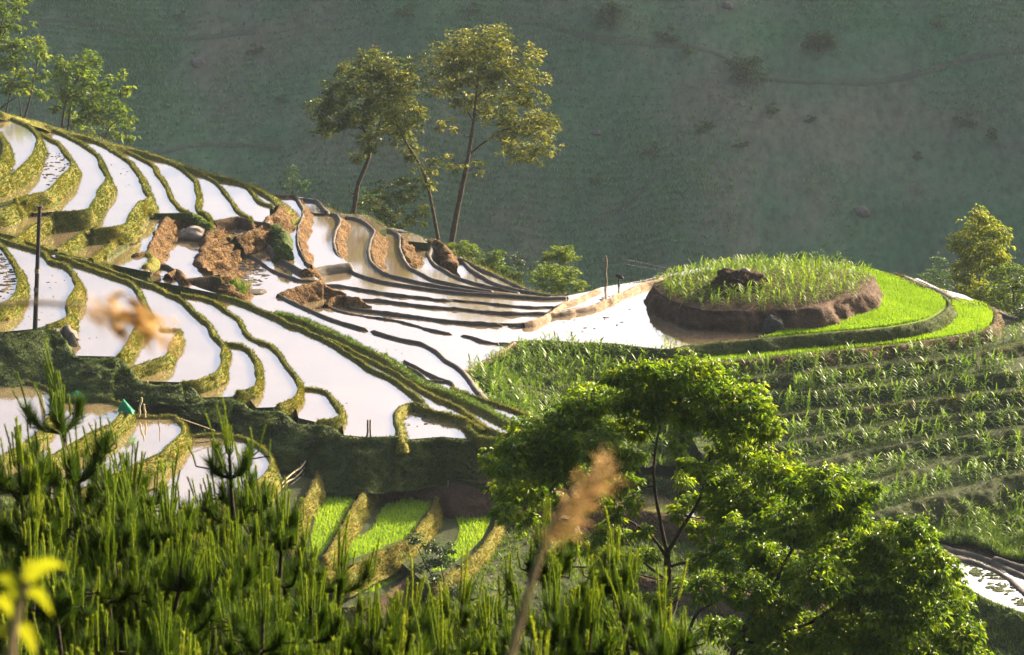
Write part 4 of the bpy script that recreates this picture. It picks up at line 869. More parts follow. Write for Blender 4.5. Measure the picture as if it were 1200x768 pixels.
tree('leaning_tree', 'crooked dark-stemmed tree at the left of the tall group, crown leaning left', 'tree', 209,
     [([(414, 250), (417, 232), (420, 215), (428, 196), (433, 180), (430, 160), (420, 140), (408, 125)], 0.3, 0.07), ([(433, 178), (442, 155), (448, 130)], 0.1, 0.04), ([(416, 228), (411, 226), (410, 222)], 0.12, 0.06)],
     [(374, 128, 15, 10), (394, 114, 18, 10), (418, 100, 20, 11), (398, 138, 20, 11), (428, 128, 22, 12), (384, 150, 13, 7), (440, 152, 20, 9), (424, 178, 11, 8), (446, 115, 18, 10), (408, 85, 14, 7), (436, 168, 10, 7)], 0.43, 1250, per=6, depth=1.0, limb=0.06, mat='leafA')
tree('slender_tree', 'slender middle tree bending left between the tall tree and the crooked one', 'tree', 207,
     [([(514, 282), (509, 256), (505, 235), (500, 212), (490, 190), (478, 170), (466, 148), (456, 125), (455, 100)], 0.22, 0.05), ([(500, 212), (503, 190), (500, 170)], 0.08, 0.03)],
     [(438, 75, 20, 10), (462, 86, 22, 11), (472, 104, 17, 11), (462, 124, 22, 13), (475, 148, 16, 9), (490, 135, 12, 8), (485, 178, 13, 8), (502, 194, 11, 7), (470, 165, 11, 7), (506, 215, 8, 5), (492, 205, 8, 6), (440, 96, 16, 9)], 0.43, 1200, per=6, depth=1.0, limb=0.05)
tree('round_bush', 'round leafy bush at the feet of the tall trees', 'bush', 198, [([(462, 272), (463, 255), (465, 240)], 0.12, 0.04), ([(462, 262), (448, 245), (440, 238)], 0.08, 0.03)],
     [(440, 238, 16, 9), (464, 224, 20, 10), (486, 244, 14, 10), (460, 256, 22, 10), (475, 215, 12, 7), (488, 262, 10, 7)], 0.45, 330, per=6, depth=0.8, mat='leafA', limb=0.04)
tree('pale_bush', 'pale hazy green bush behind the round bush', 'bush', 230, [([(428, 270), (428, 240)], 0.1, 0.04)], [(432, 236, 13, 9), (422, 246, 10, 8), (440, 250, 10, 8)], 0.32, 160, mat='hazeleaf', depth=0.8)
# upper left trees
UL = dict(mat='leafB', per=7, spray=0.35, depth=1.2, limb=0.07)
tree('ridge_tree', 'tree cut off by the top left corner of the photo', 'tree', 232, [([(-12, 150), (-8, 90), (-2, 50), (4, 20)], 0.22, 0.08), ([(-4, 55), (10, 30), (24, 15)], 0.09, 0.04)],
     [(8, 8, 22, 12), (27, 6, 11, 7), (25, 24, 10, 8), (4, 32, 12, 7), (14, -8, 22, 10), (-12, 20, 20, 14)], 0.55, 300, **UL)
tree('ridge_tree', 'thin stemmed tree with separate leaf tufts behind the ridge at left edge', 'tree', 230, [([(22, 160), (34, 120), (40, 90), (46, 62)], 0.15, 0.05), ([(5, 140), (12, 110), (20, 80)], 0.12, 0.04), ([(0, 128), (10, 120), (20, 114)], 0.1, 0.05), ([(24, 150), (24, 125), (20, 108)], 0.09, 0.04)],
     [(26, 64, 16, 10), (51, 54, 11, 8), (18, 95, 18, 9), (47, 84, 8, 6), (8, 72, 14, 8), (40, 110, 11, 5), (22, 48, 10, 6), (48, 68, 8, 5), (28, 104, 14, 6), (2, 58, 10, 8)], 0.55, 300, **UL)
tree('ridge_tree', 'broad bushy tree in tiers of foliage behind the ridge at upper left', 'tree', 226, [([(72, 178), (73, 145), (78, 118), (92, 90), (98, 75)], 0.2, 0.06), ([(78, 168), (82, 130), (84, 105)], 0.14, 0.05), ([(115, 180), (128, 150), (145, 136)], 0.12, 0.05)],
     [(98, 72, 17, 9), (86, 92, 22, 10), (110, 92, 16, 9), (72, 104, 16, 8), (139, 98, 12, 8), (104, 112, 25, 9), (134, 128, 20, 9), (153, 140, 10, 6), (90, 124, 18, 9), (114, 138, 20, 8), (60, 122, 11, 6), (146, 158, 13, 7), (112, 155, 17, 6), (84, 144, 13, 8), (76, 72, 10, 7), (125, 108, 12, 7)], 0.55, 620, **UL)
# shrubs along the rim
SH = dict(mat='leafB', per=6, depth=0.7, limb=0.03, spray=0.25)
tree('rim_shrub', 'low yellow green shrub just right of the tall trunks', 'shrub', 184, [([(545, 305), (545, 298)], 0.06, 0.03)], [(545, 295, 13, 7), (533, 291, 8, 5), (553, 301, 9, 5), (541, 288, 4, 5)], 0.3, 200, **SH)
tree('rim_shrub', 'yellow green shrub spilling down the rim, second from the tall trunks', 'shrub', 181, [([(580, 322), (580, 312)], 0.06, 0.03)], [(572, 305, 13, 7), (588, 313, 13, 7), (598, 320, 10, 6), (586, 302, 5, 5), (610, 328, 8, 5)], 0.3, 260, **SH)
tree('rim_shrub', 'dark twiggy shrub between the yellow green rim shrubs', 'shrub', 186, [([(612, 322), (610, 306)], 0.05, 0.02)], [(606, 305, 9, 6), (616, 314, 10, 7), (598, 300, 6, 4)], 0.25, 90, mat='leafD', per=5, depth=0.6, limb=0.03)
tree('rim_shrub', 'wide yellow green shrub below the small round headed tree', 'shrub', 177, [([(648, 342), (648, 330)], 0.07, 0.03), ([(652, 340), (668, 332)], 0.05, 0.02)],
     [(630, 322, 12, 8), (645, 330, 15, 8), (665, 334, 14, 7), (640, 316, 9, 6), (680, 337, 9, 5), (655, 318, 10, 6), (670, 322, 10, 6)], 0.3, 420, **SH)
tree('small_tree', 'small tree with a flat rounded head on the rim, right of the tall group', 'tree', 183, [([(655, 330), (656, 312), (657, 300)], 0.09, 0.03)],
     [(652, 296, 13, 6), (667, 302, 10, 5), (645, 302, 7, 4), (660, 292, 8, 4)], 0.3, 210, **SH)
# right edge
tree('bamboo_clump', 'tall yellow green bamboo clump at right edge behind the rice rings', 'bamboo', 196,
     [([(1150, 380), (1148, 320), (1142, 262)], 0.06, 0.02), ([(1158, 380), (1160, 320), (1164, 270)], 0.06, 0.02), ([(1140, 380), (1136, 330), (1130, 290)], 0.06, 0.02)],
     [(1146, 262, 20, 9), (1134, 285, 18, 10), (1164, 280, 14, 12), (1150, 305, 22, 11), (1130, 318, 12, 12), (1140, 340, 20, 10), (1165, 300, 14, 9), (1155, 255, 10, 5)], 0.42, 900, mat='bambooleaf', per=6, depth=1.0, limb=0.02, droop=0.5, spray=0.4)
tree('edge_tree', 'bushy tree on the right edge, lower than the bamboo clump', 'tree', 192, [([(1188, 385), (1188, 350), (1186, 335)], 0.12, 0.05)],
     [(1170, 335, 16, 12), (1192, 325, 16, 10), (1185, 350, 20, 12), (1160, 350, 14, 10), (1205, 345, 14, 14), (1178, 365, 18, 8)], 0.4, 620, mat='leafB', per=6, depth=1.0)
tree('valley_tree', 'dim hazy bush left of the bamboo, down in the valley', 'bush', 262, [([(1095, 345), (1096, 320)], 0.12, 0.05)], [(1097, 312, 9, 9), (1088, 325, 12, 8), (1106, 328, 11, 9), (1080, 332, 8, 6)], 0.45, 200, mat='hazeleaf', depth=1.0)
tree('edge_shrub', 'dark shrub on the right edge at the end of the first maize step', 'shrub', 160, [([(1196, 408), (1196, 385)], 0.06, 0.03)], [(1196, 372, 10, 10), (1188, 390, 9, 9), (1203, 392, 9, 12), (1194, 405, 9, 8)], 0.3, 330, mat='leafD', per=6, depth=0.4)
tree('valley_tree', 'hazy pale treetop showing behind the maize mound', 'tree', 262, [([(950, 335), (952, 312)], 0.2, 0.08)], [(950, 303, 14, 6), (972, 308, 16, 6), (930, 306, 10, 5), (992, 314, 14, 5), (942, 297, 7, 4), (1008, 320, 12, 4)], 0.45, 260, mat='hazeleaf', depth=0.8)
tree('valley_tree', 'faint hazy sapling rising behind the ridge left of the tall trees', 'tree', 290, [([(343, 240), (343, 210)], 0.12, 0.05)], [(343, 205, 9, 6), (336, 214, 8, 5), (352, 214, 8, 5), (345, 222, 9, 5)], 0.45, 110, mat='hazeleaf', depth=0.6)
# the near trees, lower right
BT = dict(mat='leafC', bark='darkbark', per=9, spray=0.17, depth=1.0, limb=0.05, droop=0.45, drop_dir=-0.25, shell=0.3, twig=0.008)
tree('spreading_tree', 'large near tree with an open forked dark trunk in lower middle', 'tree', 60,
     [([(780, 800), (781, 740), (783, 697), (782, 668), (782, 648)], 0.14, 0.11), ([(782, 650), (774, 612), (767, 570), (767, 535), (774, 495), (780, 470)], 0.075, 0.02), ([(782, 648), (800, 618), (818, 588), (829, 555), (832, 530)], 0.075, 0.02),
      ([(782, 655), (765, 630), (740, 612), (715, 600), (690, 575)], 0.06, 0.025), ([(781, 680), (755, 660), (738, 640), (722, 605)], 0.05, 0.02), ([(782, 665), (815, 655), (845, 640), (870, 610)], 0.05, 0.02)],
     [(812, 440, 32, 12), (765, 452, 34, 14), (705, 468, 34, 14), (728, 445, 20, 9), (852, 468, 34, 16), (888, 498, 20, 18), (822, 488, 28, 13), (665, 498, 32, 13), (625, 518, 34, 15), (592, 545, 24, 14),
      (606, 574, 26, 15), (645, 548, 30, 15), (692, 518, 28, 13), (738, 500, 20, 10), (645, 585, 24, 13), (862, 530, 32, 16), (902, 550, 26, 15), (838, 562, 20, 11), (874, 580, 34, 14), (924, 582, 26, 13),
      (596, 600, 16, 8), (800, 515, 16, 8), (690, 560, 18, 10), (770, 480, 20, 10), (720, 620, 14, 8), (700, 650, 18, 8), (720, 670, 16, 7), (870, 618, 24, 10), (745, 478, 24, 12), (790, 458, 26, 12), (800, 482, 20, 10), (718, 545, 22, 10), (662, 535, 26, 12), (856, 505, 24, 12), (812, 545, 14, 8), (925, 555, 20, 11), (630, 560, 24, 12), (760, 436, 22, 9), (835, 455, 24, 11), (880, 470, 20, 12), (680, 480, 26, 12), (850, 600, 22, 10), (668, 590, 18, 10), (700, 590, 18, 9), (724, 570, 16, 8), (838, 590, 20, 10), (862, 640, 20, 10), (842, 622, 18, 9), (655, 618, 16, 8), (612, 612, 16, 8), (705, 625, 14, 7), (750, 620, 12, 6), (828, 650, 14, 7), (742, 540, 14, 7), (805, 585, 12, 6), (690, 505, 24, 11), (755, 505, 16, 7), (900, 600, 20, 10), (748, 592, 13, 6), (798, 562, 13, 6), (702, 645, 16, 8), (738, 655, 13, 6), (822, 622, 14, 7), (765, 706, 14, 6), (722, 696, 16, 7), (690, 692, 14, 7), (800, 690, 13, 6), (835, 680, 14, 7), (740, 566, 14, 7), (712, 600, 14, 7), (795, 600, 12, 6), (845, 648, 14, 7), (815, 665, 12, 6), (755, 650, 12, 6), (728, 628, 12, 6), (675, 640, 14, 7), (650, 655, 12, 6)], 0.19, 6200, **BT)
tree('spreading_tree', 'near tree filling the lower right, in dense bright layered foliage', 'tree', 54,
     [([(850, 800), (862, 760), (880, 725), (905, 690), (930, 665)], 0.12, 0.05), ([(862, 760), (900, 745), (950, 730), (1000, 700)], 0.08, 0.03), ([(800, 800), (806, 750), (818, 720), (850, 700)], 0.07, 0.03),
      ([(905, 690), (930, 640), (960, 600)], 0.06, 0.02), ([(950, 730), (1010, 690), (1060, 665)], 0.05, 0.02)],
     [(962, 570, 30, 13), (1002, 598, 26, 13), (932, 612, 34, 15), (982, 640, 38, 16), (1042, 638, 34, 15), (1072, 622, 20, 9), (1090, 668, 26, 14), (1022, 680, 38, 16), (952, 680, 34, 16), (1108, 708, 26, 16),
      (1062, 720, 38, 18), (1002, 740, 38, 17), (1118, 748, 22, 16), (942, 742, 36, 18), (884, 645, 24, 12), (874, 692, 24, 12), (896, 752, 30, 15), (846, 742, 20, 12), (826, 690, 14, 9), (806, 752, 14, 9), (1082, 765, 38, 16), (1130, 770, 20, 12), (980, 775, 40, 14), (868, 620, 20, 9), (915, 660, 26, 13), (990, 690, 30, 14), (1040, 690, 30, 14), (1070, 650, 24, 11), (905, 715, 26, 13), (1035, 765, 36, 14), (960, 605, 26, 12), (1010, 575, 18, 8), (1120, 690, 18, 10), (850, 660, 16, 8), (1140, 740, 12, 10)], 0.18, 6200, **BT)
tree('dark_shrub', 'small dark leaved shrub in front of the seedling plots', 'shrub', 78, [([(530, 740), (522, 690), (515, 655)], 0.05, 0.02), ([(522, 700), (500, 665), (490, 642)], 0.03, 0.015)],
     [(485, 634, 12, 4), (508, 640, 14, 4), (530, 640, 10, 4), (515, 655, 16, 6), (495, 664, 12, 5), (530, 662, 10, 5), (540, 690, 10, 8), (515, 680, 10, 6)], 0.17, 260, mat='leafD', per=7, depth=0.4, spray=0.15, bark='darkbark')
# ------------------------------------------------------------------ maize, rice, weeds
def maize_mesh(seed, h=1.0):
    r = np.random.default_rng(seed); a = Acc()
    tube(a, [(0, 0, -0.05), (0.01, 0, h * 0.4), (0.0, 0.01, h * 0.75)], [0.018, 0.015, 0.008], 5, rnd=0.6)
    n = r.integers(7, 10); phi0 = r.uniform(0, 6.28)
    for k in range(n):
        t = k / (n - 1); z0 = h * (0.08 + 0.62 * t); phi = phi0 + k * math.pi + r.normal(0, 0.5)
        L = h * (0.55 + 0.35 * math.sin(math.pi * min(1, t + 0.15))) * r.uniform(0.8, 1.15)
        s = np.linspace(0, 1, 6); rise = r.uniform(0.35, 0.9) + 0.5 * t
        out = L * s * (0.75 - 0.25 * s * t); zz = z0 + L * (rise * s - (0.75 + 0.35 * r.uniform()) * s**2 * (1.1 - 0.5 * t))
        wd = 0.075 * h * np.array([0.5, 0.95, 1.0, 0.85, 0.5, 0.04]); d = np.array([math.cos(phi), math.sin(phi), 0]); q = np.array([-d[1], d[0], 0])
        c = d * out[:, None] + np.array([0, 0, 1.0]) * zz[:, None]
        v = np.stack([c + q * wd[:, None] * 0.5 + [0, 0, 0.015], c, c - q * wd[:, None] * 0.5 + [0, 0, 0.015]], 1).reshape(-1, 3)
        a.add(v, grid_faces(6, 3), np.clip(r.normal(0.5, 0.2), 0, 1))
    return a
MZ = [maize_mesh(100 + k, 1.2) for k in range(5)]
MZM = [m.mesh('maize_plant', M['maize']) for m in MZ]
MZA = [(np.concatenate(m.v), m.f, np.concatenate(m.rnd)) for m in MZ]
ORD = ['first', 'second', 'third', 'fourth', 'fifth', 'sixth', 'seventh']
nm = 0
for i in range(7):
    L = LINE['R%d' % i]; z = RR[i][1]
    w = resample(np.array([P(a, b, z) for a, b in L if a > (835, 870, 905, 920, 930, 960, 1010)[i] and a < 1215]), 0.1)
    t = unit(np.gradient(w, axis=0)); nr = np.stack([-t[:, 1], t[:, 0], 0 * t[:, 0]], 1)       # towards the uphill side
    for k in range(41):
        j = int(rng.integers(0, len(w)))
        u = rng.uniform(0, 1)
        if fbm(np.array([[w[j, 0] * 0.8, i * 7.3, 0]]), 0.35, 5, 2)[0] < -0.35 and u > 0.3: j = int(rng.integers(0, len(w)))
        p = w[j] + nr[j] * (0.25 + 1.5 * rng.uniform()**0.8)
        o = link_mesh('maize_plant', MZM[int(rng.integers(0, 5))], None, (p[0], p[1], z + 0.02))
        o.rotation_euler = (rng.normal(0, 0.08), rng.normal(0, 0.08), rng.uniform(0, 6.28)); sc = rng.uniform(0.75, 1.35); o.scale = (sc, sc, sc * rng.uniform(0.85, 1.1))
        tag(o, 'young maize plant on the %s soil step down from the rice strip' % ORD[i], 'maize plant', 'maize plants on the %s soil step' % ORD[i]); nm += 1
def many_maize(acc, pts, lo=0.7, hi=1.2):
    for p in pts:
        v, f, r = MZA[int(rng.integers(0, 5))]; a = rng.uniform(0, 6.28); s = rng.uniform(lo, hi); c, q = math.cos(a) * s, math.sin(a) * s
        vv = np.stack([v[:, 0] * c - v[:, 1] * q, v[:, 0] * q + v[:, 1] * c, v[:, 2] * s], 1) + p
        n0 = acc.n; acc.v.append(vv); acc.n += len(vv); acc.rnd.append(np.clip(r + rng.normal(0, 0.12), 0, 1))
        for ff in f: acc.f.append(ff + n0)
# the mound: domed soil top, heap, boulder
mnd = [o for o in C.objects if o.get('label', '').startswith('bare brown earth wall')][0]
mnd.name = 'earth_mound'; tag(mnd, 'round earth mound with bare brown walls, planted with young maize', 'mound')
mt = np.array([P(a, b, 1.62)[:2] for a, b in catmull(MT + [(985, 316), (930, 313), (870, 313), (825, 317), (800, 324)], 4)])
cen = mt.mean(0)
def dome(q):
    d = q - cen; ang = np.arctan2(d[:, 1], d[:, 0]); pa = np.arctan2(mt[:, 1] - cen[1], mt[:, 0] - cen[0]); pr = np.linalg.norm(mt - cen, axis=1)
    o = np.argsort(pa); rr = np.interp(ang, pa[o], pr[o], period=2 * math.pi); u = np.clip(np.linalg.norm(d, axis=1) / rr, 0, 1.2)
    return 1.6 + 0.75 * (1 - u**2)
nr_, na_ = 14, 90
ring = np.stack([np.interp(np.linspace(0, 1, na_), np.linspace(0, 1, len(mt)), mt[:, k]) for k in (0, 1)], 1)
vv = np.stack([cen + (ring - cen) * s for s in np.linspace(0.02, 1.03, nr_)]).reshape(-1, 2)
zz = dome(vv); v3 = np.c_[vv, zz]; v3[:, 2] += 0.08 * fbm(v3, 1.4, 4, 3)
a = Acc(); a.add(v3, grid_faces(nr_, na_)); a.build('soil_top', M['earth'], mnd, smooth=True)
q = rng.uniform(mt.min(0), mt.max(0), (2600, 2)); q = q[inside(mt, q)]
q = np.round(q / np.array([0.62, 0.5])) * np.array([0.62, 0.5]); q = np.unique(q, axis=0); q = q + rng.normal(0, 0.1, q.shape)
q = q[inside(mt, q)]
heap_c = P(862, 338, 2.2)
q = q[np.linalg.norm((q - heap_c[:2]) / np.array([2.2, 1.5]), axis=1) > 1]
crop = Acc(); moundc = Acc(); many_maize(moundc, np.c_[q, dome(q)], 0.65, 1.05); tag(moundc.build('mound_crop', M['sunlitmaize']), kind='stuff')
fp = on_patch(FIELD, 460, 0.02, 1, 0.02, 0.9); fp = fp[fbm(fp, 0.3, 66, 2) > -0.5]
many_maize(crop, fp, 0.7, 1.25)
wp = on_patch(WEEDS, 130, 0, 1, 0, 0.75); many_maize(crop, wp, 0.7, 1.2)
for i in range(7):
    z = RR[i][1]; w = resample(np.array([P(a, b, z) for a, b in LINE['R%d' % i] if a > (835, 870, 905, 920, 930, 960, 1010)[i] and a < 1215]), 0.1)
    t = unit(np.gradient(w, axis=0)); nr = np.stack([-t[:, 1], t[:, 0], 0 * t[:, 0]], 1); j = rng.integers(0, len(w), 60)
    many_maize(crop, w[j] + nr[j] * (0.25 + 1.6 * rng.uniform(size=(60, 1))), 0.5, 1.2)
tag(crop.build('maize_crop', M['maize']), kind='stuff')
# weeds
wd = Acc()
p = on_patch(FIELD, 5200); blades(wd, p, rng.uniform(0.2, 0.6, len(p)), 0.06, per=4, spread=0.15, lean=0.7)
p = on_patch(WEEDS, 3800); blades(wd, p, rng.uniform(0.25, 0.8, len(p)), 0.05, per=4, spread=0.15, lean=0.7)
q = np.c_[rng.uniform(20, 45, 5000), rng.uniform(104, 128, 5000)]; zq = ground_z(q[:, 0], q[:, 1])
blades(wd, np.c_[q, zq], rng.uniform(0.2, 0.55, len(q)), 0.05, per=4, spread=0.15, lean=0.7)
q = np.c_[rng.uniform(-40, 40, 30000), rng.uniform(102, 128, 30000)]; zq = ground_z(q[:, 0], q[:, 1])
blades(wd, np.c_[q, zq], rng.uniform(0.15, 0.4, len(q)), 0.05, per=4, spread=0.2, lean=0.7)
q = np.c_[rng.uniform(2, 24, 9000), rng.uniform(118, 136, 9000)]; q = q[inside(np.array([P(a_, b_, -7.75)[:2] for a_, b_ in ((640, 615), (740, 600), (850, 610), (960, 640), (960, 700), (850, 690), (740, 672), (640, 660))]), q)]
blades(wd, np.c_[q, np.full(len(q), -7.75)], rng.uniform(0.15, 0.45, len(q)), 0.05, per=4, spread=0.2, lean=0.7)
for i in range(7):
    q = rng.uniform(TREADS[i].min(0), TREADS[i].max(0), (5200, 2)); q = q[inside(TREADS[i], q)]; q = q[(fbm(np.c_[q, q[:, 0] * 0], 0.35, 55, 2) > -0.25)]
    blades(wd, np.c_[q, np.full(len(q), RR[i][1])], rng.uniform(0.08, 0.28, len(q)), 0.045, per=3, spread=0.15, lean=0.8)
tag(wd.build('weeds', M['weed']), kind='stuff')
rimg = Acc()
for nm_, n_ in (('RIM', 1500), ('SKY', 1200), ('RBo', 700)):
    L = LINE[nm_]; zr = {'RIM': -0.6, 'SKY': 4.5, 'RBo': -0.7}[nm_]
    j = rng.integers(0, len(L), n_)
    w = np.array([P(L[k][0], L[k][1], zr) for k in j]); w[:, 1] += rng.uniform(1.0, 9, n_); w[:, 0] += rng.uniform(-1, 1, n_)
    w[:, 2] = ground_z(w[:, 0], w[:, 1]) - 0.05
    blades(rimg, w, rng.uniform(0.3, 0.9, n_), 0.06, per=4, spread=0.2, lean=0.6)
tag(rimg.build('slope_grass', M['bankgrass']), kind='stuff')
# rice seedlings
def rice(name, poly, z, step, h, rows=None, jit=0.35):
    lo, hi = poly.min(0), poly.max(0)
    gx, gy = np.meshgrid(np.arange(lo[0], hi[0], step), np.arange(lo[1], hi[1], step * (rows or 1)), indexing='ij')
    q = np.c_[gx.ravel(), gy.ravel()] + rng.normal(0, step * jit, (gx.size, 2)); q = q[inside(poly, q)]
    b = np.c_[q, np.full(len(q), z)]; pt = fbm(b, 0.5, 44, 3)
    ac = Acc(); blades(ac, b, np.clip(h * (1 + 0.25 * pt), 0.08, 1), 0.035, per=5, spread=step * 0.4, lean=0.45, rnd=np.clip(0.5 + 0.3 * pt + rng.uniform(-0.2, 0.2, len(b)), 0, 1))
    tag(ac.build(name, M['rice']), kind='stuff')
def bed(poly, z):
    import bmesh
    bm = bmesh.new(); f = bm.faces.new([bm.verts.new((a_[0], a_[1], z + 0.012)) for a_ in poly]); f.normal_update()
    if f.normal.z < 0: f.normal_flip()
    bmesh.ops.triangulate(bm, faces=[f]); me = bpy.data.meshes.new('rice_bed'); bm.to_mesh(me); bm.free(); me.materials.append(M['bed']); tag(link_mesh('rice_bed', me), kind='structure')
def shrink(poly, d):
    c = poly.mean(0); return c + (poly - c) * (1 - d / np.linalg.norm(poly - c, axis=1))[:, None]
r1 = shrink(RICE1, 0.35); r1 = r1
rice('rice_seedlings', r1, 0.1, 0.13, 0.26)
rice('rice_seedlings', shrink(RICE2, 0.2), -0.75, 0.13, 0.26)
def pxpoly(pts, z): return np.array([P(a, b, z)[:2] for a, b in catmull(list(pts) + [pts[0]], 4)])
pl_ = pxpoly([(395, 556), (412, 555), (429, 554), (431, 562), (422, 574), (413, 590), (405, 603), (395, 622), (378, 648), (362, 655), (368, 610), (378, 590), (390, 571)], -1.2); bed(pl_, -1.2); rice('rice_seedlings', pl_, -1.2, 0.19, 0.24, 1.25, 0.2)
pl_ = pxpoly([(471, 576), (488, 574), (503, 574), (507, 582), (503, 597), (493, 608), (480, 629), (455, 639), (440, 646), (412, 655), (402, 655), (411, 636), (437, 620), (443, 606), (452, 592), (469, 588)], -2.0); bed(pl_, -2.0); rice('rice_seedlings', pl_, -2.0, 0.19, 0.24, 1.25, 0.2)
pl_ = pxpoly([(529, 595), (545, 594), (560, 596), (574, 606), (572, 618), (562, 635), (545, 650), (520, 668), (505, 668), (530, 640), (538, 620)], -2.75); bed(pl_, -2.75); rice('rice_seedlings', pl_, -2.75, 0.19, 0.24, 1.25, 0.2)
pl_ = pxpoly([(482, 660), (474, 674), (452, 686), (436, 694), (422, 693), (430, 680), (455, 668)], -3.5); bed(pl_, -3.5); rice('rice_seedlings', pl_, -3.5, 0.19, 0.24, 1.25, 0.2)

# ------------------------------------------------------------------ rocks, heaps, clods
def lump(name, center, size, mat, label, cat, rough=0.25, fq=1.0, sub=4, seed=1, flat=None, rot=0.0):
    import bmesh
    bm = bmesh.new(); bmesh.ops.create_icosphere(bm, subdivisions=sub, radius=1.0)
    v = np.array([q.co[:] for q in bm.verts]); f = np.array([[q.index for q in p.verts] for p in bm.faces]); bm.free()
    n = unit(v); v = v * (1 + rough * fbm(v + seed * 3.7, 1.2 * fq, seed, 4))[:, None]
    v = v * np.asarray(size); 
    if flat is not None: v[:, 2] = np.maximum(v[:, 2], -flat)
    c, s = math.cos(rot), math.sin(rot); v[:, :2] = v[:, :2] @ np.array([[c, s], [-s, c]])
    a = Acc(); a.add(v, f); o = a.build(name, M[mat], None, smooth=True); o.location = tuple(center); tag(o, label, cat); return o
M['darkrock'] = soil_mat('dark_rock', [(0.03, 0.03, 0.03), (0.06, 0.056, 0.055), (0.10, 0.092, 0.085)], scale=2, fine=10, bump=0.9, dist=0.15)
lump('boulder', P(906, 383, 0.4), (0.95, 0.6, 1.0), 'darkrock', 'grey boulder leaning on the brown wall of the maize mound', 'boulder', 0.4, 1.1, seed=4)
M['compost'] = soil_mat('dark_compost', [(0.02, 0.013, 0.01), (0.05, 0.03, 0.02), (0.09, 0.055, 0.035)], scale=3, fine=14, bump=1.0, dist=0.2)
hp = lump('compost_heap', heap_c + np.array([0, 0, 0.25]), (2.0, 1.25, 1.35), 'compost', 'dark heap of plant waste on top of the maize mound', 'heap', 0.35, 1.8, sub=5, seed=9)
lump('pale_stone', heap_c + np.array([0.75, -0.3, 1.55]), (0.32, 0.22, 0.2), 'palerock', 'pale stone lying on the dark heap', 'stone', 0.25, 1, 3, seed=5)
lump('rock_slab', P(226, 275, 2.8) , (1.35, 0.7, 0.62), 'palerock', 'smooth pale grey rock exposed in the landslide under green overhang', 'rock', 0.42, 0.9, seed=13, rot=-0.3)
lump('rock_lump', P(361, 323, 1.2), (0.62, 0.5, 0.6), 'clay', 'brown rock lump where three mud bunds meet', 'rock', 0.35, 1.4, seed=15)
lump('mud_islet', P(300, 342, 1.02), (0.85, 0.8, 0.09), 'mud', 'flat dark mud islet near the bright grass clump', 'islet', 0.3, 1.5, seed=17)
lump('clay_clod', P(471, 300, -.9), (0.7, 0.7, 0.35), 'clay', 'brown slumped clod in the paddy below the bush', 'clod', 0.3, 1.3, seed=19, rot=0.5) if False else None
lump('earth_clod', P(522, 308, -1.5), (0.35, 0.3, 0.55), 'clay', 'small upright clay clod beneath the tall trees', 'clod', 0.3, 1.3, seed=21)
lump('hole_lump', P(270, 347, 1.2), (0.75, 0.4, 0.62), 'rock', 'dark rounded hole beneath the bright grass clump, shaped as a lump', 'stone', 0.15, 0.8, seed=23)  # added lump standing in for the dark hole under the grass
# bright grass clump
gc = Acc(); b = P(272, 340, 1.5) + rng.normal(0, 1, (420, 3)) * np.array([0.55, 0.45, 0.25]); blades(gc, b, rng.uniform(0.35, 0.8, 420), 0.06, per=4, spread=0.1, lean=0.6)
tag(gc.build('grass_clump', M['weed']), 'bright green grass clump at the foot of the brown landslide', 'grass clump')
# clods and straw lying in the water
def clods(name, polypx, z, n, mat, smin, smax, stretch=2.0, ang=0.3, hz=0.05):
    poly = np.array([P(a, b, z)[:2] for a, b in polypx]); q = rng.uniform(poly.min(0), poly.max(0), (n * 6, 2)); q = q[inside(poly, q)][:n]
    a = Acc()
    for p in q:
        k = 8; th = np.linspace(0, 2 * math.pi, k, endpoint=False); s = rng.uniform(smin, smax) * rng.uniform(0.3, 1)
        r = s * (1 + 0.4 * rng.normal(size=k)).clip(0.3, 1.8); an = ang + rng.normal(0, 0.4)
        x, y = r * np.cos(th) * stretch, r * np.sin(th); X = x * math.cos(an) - y * math.sin(an); Yy = x * math.sin(an) + y * math.cos(an)
        v = np.vstack([np.c_[p[0] + X, p[1] + Yy, np.full(k, z - 0.03)], np.c_[p[0] + 0.6 * X, p[1] + 0.6 * Yy, np.full(k, z + hz * rng.uniform(0.4, 1.3))]])
        j = np.arange(k); j2 = (j + 1) % k
        a.add(v, np.stack([j, j2, j2 + k, j + k], 1)); a.add(v[k:], np.array([[0, i, i + 1] for i in range(1, k - 1)]))
    tag(a.build(name, M[mat]), kind='stuff')
clods('mud_clods', [(268, 318), (285, 300), (305, 312), (315, 330), (295, 338), (280, 336)], 1.0, 120, 'mud', 0.05, 0.28, 2.2)
clods('mud_clods', [(270, 276), (285, 268), (312, 262), (300, 270), (282, 278)], 2.45, 70, 'mud', 0.05, 0.25, 2.0)
clods('floating_straw', [(52, 180), (72, 180), (82, 190), (72, 205), (56, 220), (50, 205)], 7.1, 60, 'mud', 0.05, 0.2, 2.0)
clods('mud_clods', [(0, 295), (16, 320), (18, 345), (0, 352)], 6.5, 50, 'mud', 0.05, 0.25, 2.5)
clods('mud_clods', [(702, 350), (745, 335), (735, 343), (700, 357)], 0.14, 14, 'mud', 0.06, 0.2, 1.6)
clods('mud_clods', [(574, 382), (690, 372), (750, 360), (720, 390), (640, 394)], 0.05, 16, 'mud', 0.05, 0.16, 1.8)
clods('mud_clods', [(472, 485), (505, 482), (510, 500), (475, 500)], 1.25, 16, 'mud', 0.05, 0.2, 2.0)
clods('mud_clods', [(1120, 655), (1170, 672), (1200, 700), (1200, 712), (1150, 685)], -8.6, 60, 'grassbank', 0.08, 0.35, 2.0)
clods('mud_clods', [(1130, 648), (1180, 662), (1200, 680), (1165, 664)], -8.6, 30, 'mud', 0.08, 0.3, 2.0)
